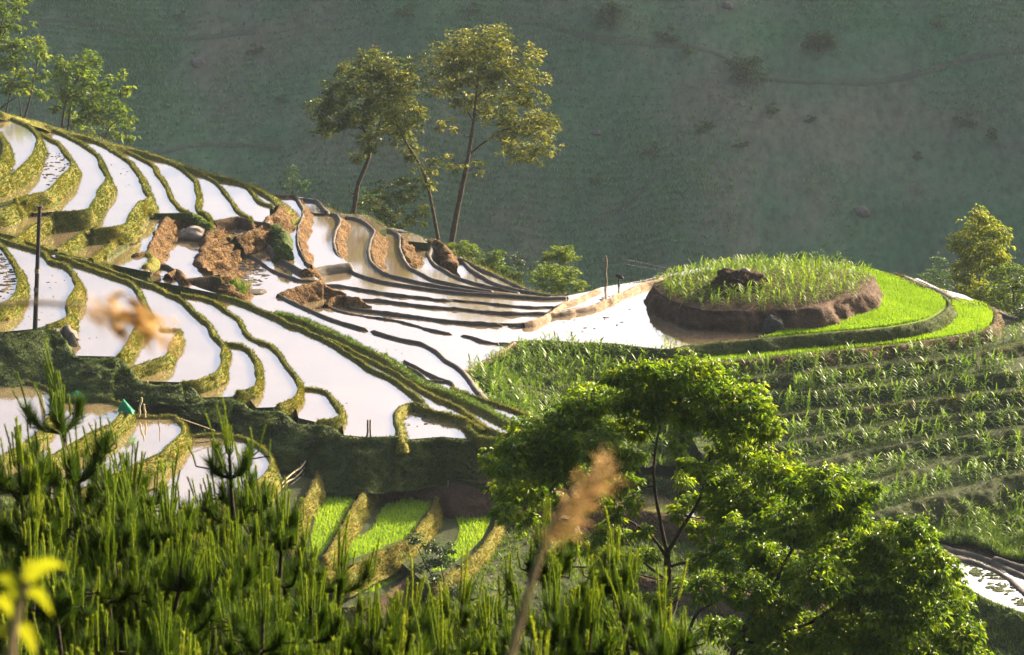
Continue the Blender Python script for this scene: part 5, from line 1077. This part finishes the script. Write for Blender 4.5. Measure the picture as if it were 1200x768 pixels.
for pp, zz_, nn_ in (([(60, 300), (80, 320), (70, 370), (20, 385), (30, 320)], 5.6, 40), ([(80, 480), (130, 480), (110, 500), (75, 520)], 2.97, 14), ([(100, 160), (160, 200), (150, 230), (125, 190)], 4.9, 8), ([(100, 340), (150, 345), (135, 400), (100, 410)], 4.65, 14), ([(330, 350), (420, 400), (480, 440), (470, 400), (400, 385)], 1.0, 18), ([(230, 345), (330, 400), (420, 470), (400, 500), (350, 420)], 1.5, 16), ([(515, 456), (560, 480), (590, 494), (545, 475)], 1.42, 16)):
    clods('floating_debris', pp, zz_, nn_, 'mud', 0.03, 0.11, 1.8, hz=0.03)

# ------------------------------------------------------------------ posts, pole, fence, nets
def post(name, label, cat, bx, by, tx, ty, z, r=0.04, mat='wood', group=None):
    b = P(bx, by, z); t = PY(tx, ty, b[1]); a = Acc()
    pts = np.linspace(b - np.array([0, 0, 0.25]), t, 6); pts[1:-1, :2] += rng.normal(0, r * 0.35, (4, 2))
    tube(a, pts, np.linspace(r * 1.1, r * 0.85, 6), 7); o = a.build(name, M[mat], None, smooth=True); tag(o, label, cat, group); return o
pb = P(40.5, 388, 5.55); pole = empty('utility_pole', pb); tag(pole, 'tall dark pole standing in the left paddy', 'pole')
pt = PY(46.5, 242, pb[1]); a = Acc(); tube(a, np.linspace([0, 0, -0.3], pt - pb, 10), np.linspace(0.17, 0.12, 10), 12); a.build('shaft', M['tar'], pole, smooth=True)
a = Acc(); d = (pt - pb); L_ = np.linalg.norm(d)
for s in (0.32, 0.47): tube(a, [d * s, d * (s + 0.035)], [0.165, 0.163], 12)
a.build('grey_band', M['wood'], pole)
a = Acc(); top = pt - pb
for s in (-1, 1): tube(a, [top + [s * 0.13, 0, -0.12], top + [s * 0.13, 0, 0.1]], [0.035, 0.045], 8)
tube(a, [top + [-0.2, 0, -0.1], top + [0.2, 0, -0.1]], 0.03, 6); a.build('insulators', M['palerock'], pole)
post('wire_pole', 'thin wooden pole beyond the rim beside the shrubs', 'pole', 710, 345, 710, 300, -1.0, 0.11)
pr = P(725, 338, 0); cap = empty('capped_post', pr); tag(cap, 'short dark post with a crooked flat cap on the far rim', 'post')
a = Acc(); tube(a, [(0, 0, -0.6), (0.02, 0, 0.4), (0, 0, 0.95)], [0.1, 0.09, 0.08], 8); a.build('stem', M['tar'], cap)
a = Acc(); tube(a, [(-0.28, 0, 1.12), (-0.05, 0, 1.02), (0.2, 0, 0.98), (0.36, 0.02, 0.82)], [0.1, 0.14, 0.15, 0.07], 8); tube(a, [(-0.3, 0, 1.2), (0.1, 0, 1.16), (0.42, 0, 1.05)], [0.03, 0.05, 0.03], 6); a.build('cap', M['tar'], cap, smooth=True)
for k, (y0, y1, y2) in enumerate(((298, 318, 322), (304, 326, 328))):
    a = Acc(); tube(a, catmull([PY(560, y0 - 6, 215), PY(650, (y0 + y1) / 2 + 3, 200), PY(710, 302 + 6 * k, P(710, 345, -1.0)[1]), PY(800, 318 + 4 * k, 182)], 6), 0.012, 4)
    tag(a.build('cable', M['tar']), ('upper' if k == 0 else 'lower') + ' thin cable strung past the thin wooden pole', 'cable')
ST = 'thin stakes along the shaded grassy bank'
for bx, by, tx, ty, z, r, lb in (
    (8, 440, 7, 400, 2.5, .05, 'grey stake at the left edge in front of the shaded bank'),
    (38, 443, 37, 408, 2.5, .05, 'stake before the shaded bank directly below the pole'),
    (103, 460, 104, 436, 2.2, .035, 'faint stake against the shaded bank above the left green net'),
    (130, 468, 130, 438, 1.9, .04, 'stake on the shaded bank between the two green nets'),
    (173, 484, 173, 447, 1.4, .05, 'straight stake just right of the pale boards'),
    (185, 486, 189, 459, 1.2, .05, 'leaning stake above the second lit ochre paddy edge'),
    (207, 486, 207, 455, .9, .05, 'stake on the shaded bank above the rounded paddy corner'),
    (327, 520, 331, 492, .1, .05, 'leaning stake left of the bamboo fence top'),
    (360, 526, 362, 496, -.4, .05, 'stake with pale tip directly above the bamboo fence'),
    (371, 526, 372, 498, -.5, .05, 'stake right of the one above the bamboo fence'),
    (395, 526, 396, 493, -.3, .06, 'stake standing at the end of the low curved bank'),
    (430, 522, 431, 492, 1.2, .07, 'left one of the paired thick posts in the large paddy'),
    (434, 522, 434, 492, 1.2, .07, 'right one of the paired thick posts in the large paddy'),
    (469, 537, 469, 506, .1, .06, 'double stake under the hooked bund end'),
    (507, 541, 508, 512, -.2, .05, 'stake halfway along the shaded grassy wall'),
    (536, 543, 538, 514, -.3, .035, 'straight pale twig stake near the right end of the grassy wall'),
    (541, 543, 545, 516, -.3, .03, 'leaning pale twig stake near the right end of the grassy wall'),
    (563, 537, 563, 527, -.1, .05, 'short pale stake by the edge of the big tree'),
    (475, 561, 475, 547, -1.0, .05, 'short stake on the bare bank, leftmost of the low ones'),
    (507, 563, 507, 553, -1.2, .05, 'short stake on the bare bank above the second seedling plot'),
    (525, 585, 525, 563, -2.0, .05, 'tallest low stake, above the third seedling plot'),
    (554, 584, 554, 572, -2.1, .045, 'short stake right of the tallest low stake'),
    (454, 560, 454, 548, -1.0, .045, 'short pale stake above the weedy corner of the second plot'),
    (187, 504, 186, 491, 2.2, .035, 'short dark stick standing in the small rounded paddy'),
    (162, 484, 166, 466, 2.6, .07, 'leaning pale board by the right green net'),
    (170, 485, 169, 474, 2.6, .07, 'upright pale board stub between net and stake')):
    post('stake' if 'board' not in lb else 'pale_board', lb, 'stake' if 'board' not in lb else 'board', bx, by, tx, ty, z, r, 'wood' if 'board' not in lb and 'pale' not in lb else 'bamboo', ST if 'board' not in lb else None)
a = Acc(); tube(a, [P(212, 491, 2.6), P(235, 499, 2.1), P(252, 505, 1.8)], 0.035, 6); tag(a.build('fallen_stick', M['bamboo']), 'fallen stick lying below the shaded bank', 'stick')
a = Acc(); tube(a, [P(231, 519, 1.33), P(246, 517, 1.33)], 0.05, 6); tag(a.build('floating_stick', M['wood']), 'short stick floating in the paddy above the pine tips', 'stick')
fb = [(318, 598), (328, 589), (337, 581), (346, 573), (354, 565), (361, 556), (366, 546)]
fr = empty('bamboo_fence', P(*fb[3], -0.95)); tag(fr, 'curved bamboo fence of pale rails climbing beside the first seedling plot', 'fence'); o_ = P(*fb[3], -0.95)
for k, q in enumerate(fb):
    p = P(q[0], q[1], -1.0 + 0.05 * k) - o_; a = Acc(); tube(a, [p - [0, 0, .2], p + [rng.normal(0, .04), 0, 1.25]], [0.045, 0.035], 6); a.build('post', M['wood'], fr)
for hgt in (0.45, 0.8, 1.1):
    a = Acc(); w = np.array([P(q[0], q[1], -1.0 + 0.05 * k) for k, q in enumerate(fb)]) - o_ + [0, -0.06, hgt]; w[:, 2] += rng.normal(0, 0.05, len(w))
    tube(a, catmull(w, 4), 0.05, 6); a.build('rail', M['bamboo'], fr)
M['net'] = leaf_mat('green_net', [(0.0, 0.16, 0.075), (0.0, 0.22, 0.11), (0.01, 0.28, 0.14)], trans=0.3, tcol=(1, 1, 1), scale=2)
for (x0, x1, yb, hh, z, lb) in ((77, 101, 465, 0.42, 3.15, 'flat green net heap seen above the lit ochre bank, left of the other'), (139, 157, 480, 0.85, 3.1, 'tent shaped green net at the corner of the lit ochre bank')):
    A, B = P(x0, yb, z), P(x1, yb + (4 if hh > .5 else 0), z); nu, nv = 22, 12; u, v = np.meshgrid(np.linspace(0, 1, nu), np.linspace(0, 1, nv), indexing='ij')
    pk = 0.35 if hh > .5 else 0.55
    prof = np.where(u < pk, u / pk, (1 - u) / (1 - pk)); zz = hh * prof**0.8 * (1 - (2 * v - 1)**2 * 0.9)
    w = A[None, None] * (1 - u[..., None]) + B[None, None] * u[..., None]; w = w + np.stack([0 * u, (v - 0.5) * 0.9, zz], -1)
    w = w.reshape(-1, 3); w[:, 2] += 0.06 * fbm(w, 3, 8, 2); a = Acc(); a.add(w, grid_faces(nu, nv)); tag(a.build('green_net', M['net'], None, smooth=True), lb, 'net')
# far hillside shrubs and rocks
for px, py, rx, ry, lb, mt_ in ((715, 18, 15, 11, 'dark dome of scrub near the top edge on the far hillside', 'hazeleaf'), (880, 82, 22, 14, 'wide dark scrub patch high on the far hillside, right of centre', 'hazeleaf'), (960, 48, 14, 10, 'dark scrub high on the far hillside above the mound', 'hazeleaf')):
    yy = np.arange(385, 500, 0.5); d = ray(px, py + ry); zz = CAM_Z + d[2] / d[1] * yy; xx = d[0] / d[1] * yy; k = np.argmax(hill_z(xx, yy) > zz)
    Yh = yy[k]; tree('hill_scrub', lb, 'scrub', Yh - 1, [([(px, py + ry + 1), (px, py)], 0.2, 0.1)], [(px - rx * .5, py, rx * .6, ry * .7, 0), (px + rx * .4, py + 1, rx * .6, ry * .7, 0), (px, py - ry * .3, rx * .6, ry * .7, 0)], 0.8, 170, mat=mt_, base_z=float(zz[k]) , spray=0.6)
for px, py, s, lb in ((1010, 250, 1.8, 'pale grey rock on the far hillside above the mound'), (852, 8, 1.3, 'small rock near the top edge of the far hillside'), (700, 157, 1.0, 'small dark rock low on the far hillside between trees and mound'), (232, 75, 1.6, 'dark rock on the far hillside above the left ridge')):
    yy = np.arange(385, 500, 0.5); d = ray(px, py); zz = CAM_Z + d[2] / d[1] * yy; xx = d[0] / d[1] * yy; k = np.argmax(hill_z(xx, yy) > zz)
    lump('hill_rock', (xx[k], yy[k], zz[k] + 0.2), (s, s * .8, s * .7), 'rock', lb, 'rock', 0.3, 1.2, 3, seed=int(px))

h0 = on_hill(300, 62); sc_p = tree('hill_bush', 'small bush standing alone among the crops of the far hillside', 'bush', h0[1], [([(300, 62), (300, 57)], 0.1, 0.05)], [(300, 57, 5, 4, 0), (295, 59, 4, 3, 0), (305, 59, 4, 3, 0)], 0.6, 60, mat='hazeleaf', base_z=h0[2], spray=0.4, group='lone bushes on the far hillside')
for px, py, sc in ((212, 22, 0.8), (478, 18, 1.2), (556, 14, 0.9), (780, 46, 1.3), (806, 62, 0.9), (906, 131, 1.0), (950, 142, 0.7), (826, 152, 1.1), (868, 172, 0.8), (640, 142, 0.7), (764, 182, 1.0), (1130, 146, 1.2), (1162, 160, 0.9), (1076, 186, 0.7), (330, 120, 0.8), (700, 214, 0.9), (1100, 30, 1.1)):
    h = on_hill(px, py); o = sc_p.copy(); C.objects.link(o); o.location = h; o.scale = (sc * rng.uniform(.9, 1.4), sc, sc); o.rotation_euler = (0, 0, rng.uniform(0, 6.28))
    for ch in list(sc_p.children): c = ch.copy(); C.objects.link(c); c.parent = o
# ------------------------------------------------------------------ young pines in the foreground
M['shoot'] = leaf_mat('pine_shoots', [(0.05, 0.10, 0.014), (0.15, 0.235, 0.022), (0.38, 0.42, 0.05)], trans=0.45, tcol=(1.2, 1.15, 0.4), scale=0.8)
M['needle'] = leaf_mat('pine_needles', [(0.018, 0.045, 0.008), (0.042, 0.085, 0.013), (0.09, 0.14, 0.022)], trans=0.35, tcol=(1.2, 1.15, 0.4), scale=0.8)
def needles(acc, base, dirv, length, w, rnd):
    d = unit(dirv); n = len(base); s = unit(np.cross(d, rng.normal(size=(n, 3)))) * np.broadcast_to(w, (n,))[:, None] * 0.5
    tip = base + d * np.broadcast_to(length, (n,))[:, None]
    v = np.stack([base - s, base + s, tip], 1).reshape(-1, 3); acc.add(v, np.arange(n * 3).reshape(-1, 3), np.repeat(np.broadcast_to(rnd, (n,)), 3))
def pine(seed, H=5.2):
    r = np.random.default_rng(seed); ta, na, sa = Acc(), Acc(), Acc()
    zs = np.linspace(0, H, 14); ax = np.c_[r.normal(0, 0.03, 14).cumsum() * 0.5, r.normal(0, 0.03, 14).cumsum() * 0.5, zs]
    tube(ta, ax, np.linspace(0.07, 0.010, 14), 7)
    def shoot(p, d, L, thick=0.0125):
        n = int(260 * L / 0.3); t = r.uniform(0, 1, n)**0.9; d = unit(d); q = unit(np.cross(d, [0.3, 0.5, 0.1])); q2 = np.cross(d, q); a = r.uniform(0, 6.28, n)
        o = q * np.cos(a)[:, None] + q2 * np.sin(a)[:, None]
        bend = np.array([r.normal(0, 0.02), r.normal(0, 0.02), 0]) * L
        b = p + d * (t * L)[:, None] + bend * (t**2)[:, None] * 3
        tone = np.clip(r.normal(0.5, 0.2), 0, 1)
        needles(sa, b, d * 1.0 + o * r.uniform(0.4, 0.8, n)[:, None], r.uniform(0.6, 1.2, n) * thick * 1.9, 0.0036, np.clip(tone + r.normal(0, 0.13, n), 0, 1))
        tube(sa, [p, p + d * L * 0.5 + bend * 0.75, p + d * L + bend * 3], [0.0055, 0.005, 0.004], 5, rnd=0.55)
    def brush(a_, b_, n, L, lo=0.0):
        t = r.uniform(lo, 1, n)[:, None]; d = unit(b_ - a_); o = r.normal(size=(n, 3))
        needles(na, a_ * (1 - t) + b_ * t, d * 0.8 + unit(o) * 0.75 + [0, 0, 0.45], L * r.uniform(0.6, 1.2, n), 0.0036, np.clip(r.normal(0.5, 0.2, n), 0, 1))
    top = ax[-1]
    shoot(top, np.array([r.normal(0, .03), r.normal(0, .03), 1]), r.uniform(0.26, 0.4), 0.013)
    for k in range(r.integers(4, 8)):
        a = k * 6.28 / 5 + r.normal(0, .3); e = np.array([math.cos(a), math.sin(a), 0]) * r.uniform(0.03, 0.07)
        shoot(top + e * 0.6 + [0, 0, -0.03], e * 1.2 + [0, 0, 1.0], r.uniform(0.18, 0.36))
    brush(ax[-1] - [0, 0, 0.3], top, 240, 0.10)
    z = H - 0.22; k = 0
    while z > 1.6:
        nb = r.integers(4, 7); c = np.array([np.interp(z, zs, ax[:, 0]), np.interp(z, zs, ax[:, 1]), z])
        Lb = min(0.85, 0.12 + 0.34 * (H - z))
        for j in range(nb):
            a = j * 6.28 / nb + k * 1.1 + r.normal(0, 0.3); l = Lb * r.uniform(0.6, 1.15); h = np.array([math.cos(a), math.sin(a), 0])
            p1 = c + h * l * 0.6 + [0, 0, l * 0.28]; p2 = c + h * l * 0.88 + [0, 0, l * 0.85]
            sm = catmull([c, p1, p2], 4); tube(ta, sm, np.linspace(0.012, 0.006, len(sm)), 5, cap=False)
            for e in range(1, len(sm) - 1): brush(sm[e], sm[e + 1], 85, 0.12)
            for s in range(r.integers(2, 6)):
                off_ = np.array([r.normal(0, .045), r.normal(0, .045), -abs(r.normal(0, 0.05))])
                tube(ta, [sm[-3], p2 + off_], [0.006, 0.005], 4, cap=False)
                shoot(p2 + off_, np.array([h[0] * 0.08 + r.normal(0, .09), h[1] * 0.08 + r.normal(0, .09), 1]), r.uniform(0.10, 0.24) * (1.2 if s == 0 else 0.85))
            brush(p2 - [0, 0, 0.12], p2, 90, 0.10)
            if l > 0.4:
                for s in range(r.integers(2, 5)):
                    t = r.uniform(0.35, 0.9); b = c * (1 - t) + p1 * t; sd = h[[1, 0, 2]] * [1, -1, 0] * r.choice([-1, 1]); e = b + sd * l * r.uniform(0.15, 0.35) + [0, 0, l * 0.3]
                    tube(ta, [b, e], [0.007, 0.005], 4, cap=False); brush(b, e, 130, 0.10)
                    for _ in range(r.integers(2, 5)): shoot(e + np.array([r.normal(0, .03), r.normal(0, .03), 0]), np.array([r.normal(0, .14), r.normal(0, .14), 1]), r.uniform(0.07, 0.2))
        z -= r.uniform(0.22, 0.36); k += 1
    root = empty('young_pine'); ta.build('trunk', M['darkbark'], root, smooth=True); na.build('needles', M['needle'], root); sa.build('new_shoots', M['shoot'], root)
    return root
PROT = [pine(500 + k) for k in range(5)]
PL = [(62, 412, 13.0, 'tallest young pine at left, its shoots reaching the shaded bank'), (18, 478, 12.2, 'young pine leader at the left edge before the white paddy'), (112, 548, 11.6, 'young pine with a bent leader under the left paddies'), (150, 515, 12.6, 'thin young pine leader before the lit ochre paddy edge'),
      (188, 545, 12.4, 'young pine leader below the rounded small paddy'), (270, 470, 13.6, 'tall dark young pine before the bamboo fence, second tallest at left'), (322, 556, 13.0, 'young pine in front of the bamboo fence'), (232, 590, 11.2, 'mid height young pine between the two tall left ones'),
      (384, 606, 13.4, 'slender young pine before the first seedling plot'), (360, 640, 11.0, 'bushy young pine below the first seedling plot'), (300, 650, 10.2, 'low broad young pine in the lower left middle'), (180, 690, 9.6, 'nearest dark young pine at the bottom, left of centre'),
      (60, 620, 10.4, 'young pine behind the blurred yellow leaves'), (20, 590, 11.0, 'young pine at the left edge below the leader'), (445, 672, 11.2, 'young pine below the second seedling plot'), (520, 690, 10.6, 'lime tipped young pine right of the dark shrub base'), (575, 668, 11.4, 'young pine left of the blurred reed stem'),
      (632, 588, 12.2, 'bright young pine with upright shoots left of the blurred reed plume'), (668, 640, 11.0, 'young pine directly behind the blurred reed plume'), (715, 600, 12.6, 'bright young pine right of the blurred reed plume'), (770, 672, 11.4, 'rightmost young pine, before the forked trunk'), (410, 730, 9.4, 'lowest young pine at the bottom, right of the nearest dark one'), (600, 742, 9.6, 'low young pine crossed by the blurred reed stem'), (110, 735, 9.0, 'low young pine in the bottom left corner'), (482, 655, 12.0, 'young pine just left of the dark leaved shrub'), (548, 640, 12.6, 'slim young pine right of the dark leaved shrub'), (690, 668, 10.8, 'young pine below the blurred reed plume on its right'), (742, 640, 12.0, 'young pine left of the forked trunk'), (655, 725, 9.6, 'low young pine at the bottom edge right of the reed stem'), (735, 735, 9.8, 'low young pine at the bottom edge below the forked trunk'), (500, 745, 9.4, 'low young pine at the bottom edge left of the reed stem'), (240, 735, 9.2, 'low young pine at the bottom between the two dark ones'), (30, 720, 9.6, 'low dark young pine behind the yellow sprig'), (205, 580, 12.8, 'slim young pine below the edge of the rounded small paddy'), (255, 610, 11.6, 'young pine left of the bamboo fence foot'), (96, 500, 13.2, 'slender young pine leader before the green nets'), (168, 512, 13.4, 'slim young pine leader crossing the rounded small paddy'), (212, 540, 13.0, 'slim young pine leader right of the rounded paddy edge'), (300, 520, 13.8, 'thin young pine leader just left of the bamboo fence'), (45, 545, 12.0, 'young pine at left below the tallest one'), (135, 600, 11.4, 'bushy young pine below the lit ochre paddy edges'), (285, 590, 12.2, 'bushy young pine before the right end of the largest small paddy'), (345, 690, 10.4, 'low bushy young pine below the fence'), (470, 725, 10.0, 'low young pine at the bottom below the dark shrub')]
used = [False] * 5; rng = np.random.default_rng(77)
for i, (px, py, Y, lb) in enumerate(PL):
    k = i % 5; pr_ = PROT[k]
    if used[k]:
        o = pr_.copy(); C.objects.link(o)
        for ch in list(pr_.children): c = ch.copy(); C.objects.link(c); c.parent = o
    else: o = pr_; used[k] = True
    t = PY(px, py + 62 * 12 / Y, Y); sc = rng.uniform(0.92, 1.08); o.scale = (sc,) * 3; o.rotation_euler = (rng.normal(0, 0.07), rng.normal(0, 0.07), rng.uniform(0, 6.28))
    o.location = Vector(tuple(t)) - o.rotation_euler.to_matrix() @ Vector((0, 0, 5.2 * sc))
    tag(o, lb, 'pine tree', 'young pines in the foreground')
# ------------------------------------------------------------------ near blurred reeds and leaves
M['reed'] = leaf_mat('dry_reed', [(0.45, 0.33, 0.17), (0.6, 0.45, 0.25), (0.7, 0.56, 0.34)], trans=0.6, tcol=(1.1, 1.0, 0.8), scale=3)
M['reedstem'] = plain_mat('reed_stem', (0.26, 0.2, 0.12), rough=0.6)
M['yellowleaf'] = leaf_mat('yellow_leaf', [(0.16, 0.22, 0.03), (0.26, 0.31, 0.035), (0.32, 0.33, 0.05)], trans=0.45, tcol=(1.2, 1.1, 0.3), scale=6)
def reed(label, Y, stem, axis, spread, n, seed):
    root = empty('reed_grass', (PY(*stem[0], Y)[0], Y, float(ground_z(PY(*stem[0], Y)[0], Y)[0]))); tag(root, label, 'reed', None); off = np.array(root.location)
    s = catmull([PY(a, b, Y) for a, b in stem], 6); base = s[0]
    s = np.vstack([[off[0], Y, off[2] - 0.1], s]); a = Acc(); tube(a, s - off, np.linspace(0.0045, 0.0018, len(s)), 6); a.build('stem', M['reedstem'], root)
    ax = catmull([PY(p[0], p[1], Y) for p in axis], 8); a = Acc(); sp = np.interp(np.linspace(0, 1, len(ax)), np.linspace(0, 1, len(axis)), [p[2] for p in axis]) * Y / FPX
    k = rng.integers(0, len(ax), n); d = unit(np.gradient(ax, axis=0))[k]
    o = unit(rng.normal(size=(n, 3))); b = ax[k] + rng.normal(0, 0.007, (n, 3))
    leaves(a, b - off, d * 0.9 + o * 0.8, sp[k] * rng.uniform(0.4, 1.3, n), 0.0006, rng.uniform(0, 1, n), droop=spread)
    a.build('plume', M['reed'], root); return root
reed('tan reed plume blurred by nearness, upright in front of the forked tree', 1.9, [(592, 790), (612, 720), (632, 655), (648, 615), (672, 575)], [(640, 640, 16), (660, 615, 34), (680, 590, 40), (698, 562, 30), (708, 538, 14)], 0.15, 330, 1)
reed('drooping tan reed plume blurred by nearness, in front of the left paddies', 1.9, [(-60, 380), (-20, 362), (40, 355), (100, 360)], [(98, 360, 14), (120, 363, 32), (142, 370, 34), (165, 374, 26), (185, 385, 18), (200, 398, 10)], 0.5, 190, 2)
sp = empty('leafy_sprig', (PY(20, 768, 1.6)[0], 1.6, float(ground_z(PY(20, 768, 1.6)[0], 1.6)[0]))); tag(sp, 'out of focus sprig of bright yellow green leaves in the bottom left corner', 'sprig'); off = np.array(sp.location)
a = Acc(); st = catmull([PY(10, 800, 1.6), PY(14, 750, 1.6), PY(24, 705, 1.6), PY(34, 680, 1.6)], 5); st = np.vstack([off - [0, 0, .1], st]); tube(a, st - off, np.linspace(0.006, 0.002, len(st)), 6); a.build('stem', M['reedstem'], sp)
for k, (x0, y0, x1, y1, w) in enumerate(((30, 688, 82, 668, 22), (26, 700, 62, 722, 20), (30, 690, 34, 668, 14), (22, 705, -8, 680, 22), (18, 728, -12, 712, 24), (16, 735, 42, 770, 22), (14, 748, -14, 760, 24), (28, 690, 48, 662, 12))):
    b, t = PY(x0, y0, 1.6), PY(x1, y1, 1.6 + 0.02 * (k % 3 - 1)); d = t - b; s = unit(np.cross(d, [0, 1.0, 0.35])); u = np.linspace(0, 1, 7); ww = w * 1.6 / FPX * np.sin(math.pi * np.clip(u * 0.96 + 0.04, 0, 1))**0.8
    c = b + d * u[:, None] + np.array([0, 0, 1]) * (0.012 * np.sin(math.pi * u))[:, None]; nrm = unit(np.cross(s, d)); v = np.stack([c + s * ww[:, None] * .5 + nrm * ww[:, None] * .15, c, c - s * ww[:, None] * .5 + nrm * ww[:, None] * .15], 1).reshape(-1, 3)
    la = Acc(); la.add(v - off, grid_faces(7, 3), 0.2 + 0.1 * k); la.build('leaf', M['yellowleaf'], sp, smooth=True)
# ------------------------------------------------------------------ air
hz = Acc(); x0, x1, y0, y1, z0, z1 = -640, 640, -130, 880, -100, 84
hv = np.array([[x, y, z] for x in (x0, x1) for y in (y0, y1) for z in (z0, z1)]); hz.add(hv, np.array([[0, 1, 3, 2], [4, 6, 7, 5], [0, 4, 5, 1], [2, 3, 7, 6], [0, 2, 6, 4], [1, 5, 7, 3]]))
hm, hn, hl = nodes_of('haze_air'); pv = hn.new('ShaderNodeVolumePrincipled'); pv.inputs['Color'].default_value = (0.7, 0.85, 1.0, 1); pv.inputs['Density'].default_value = HAZE; pv.inputs['Anisotropy'].default_value = 0.0
ho = hn.new('ShaderNodeOutputMaterial'); hl.new(pv.outputs[0], ho.inputs['Volume'])
if HAZE > 0: tag(hz.build('haze', hm), kind='stuff')
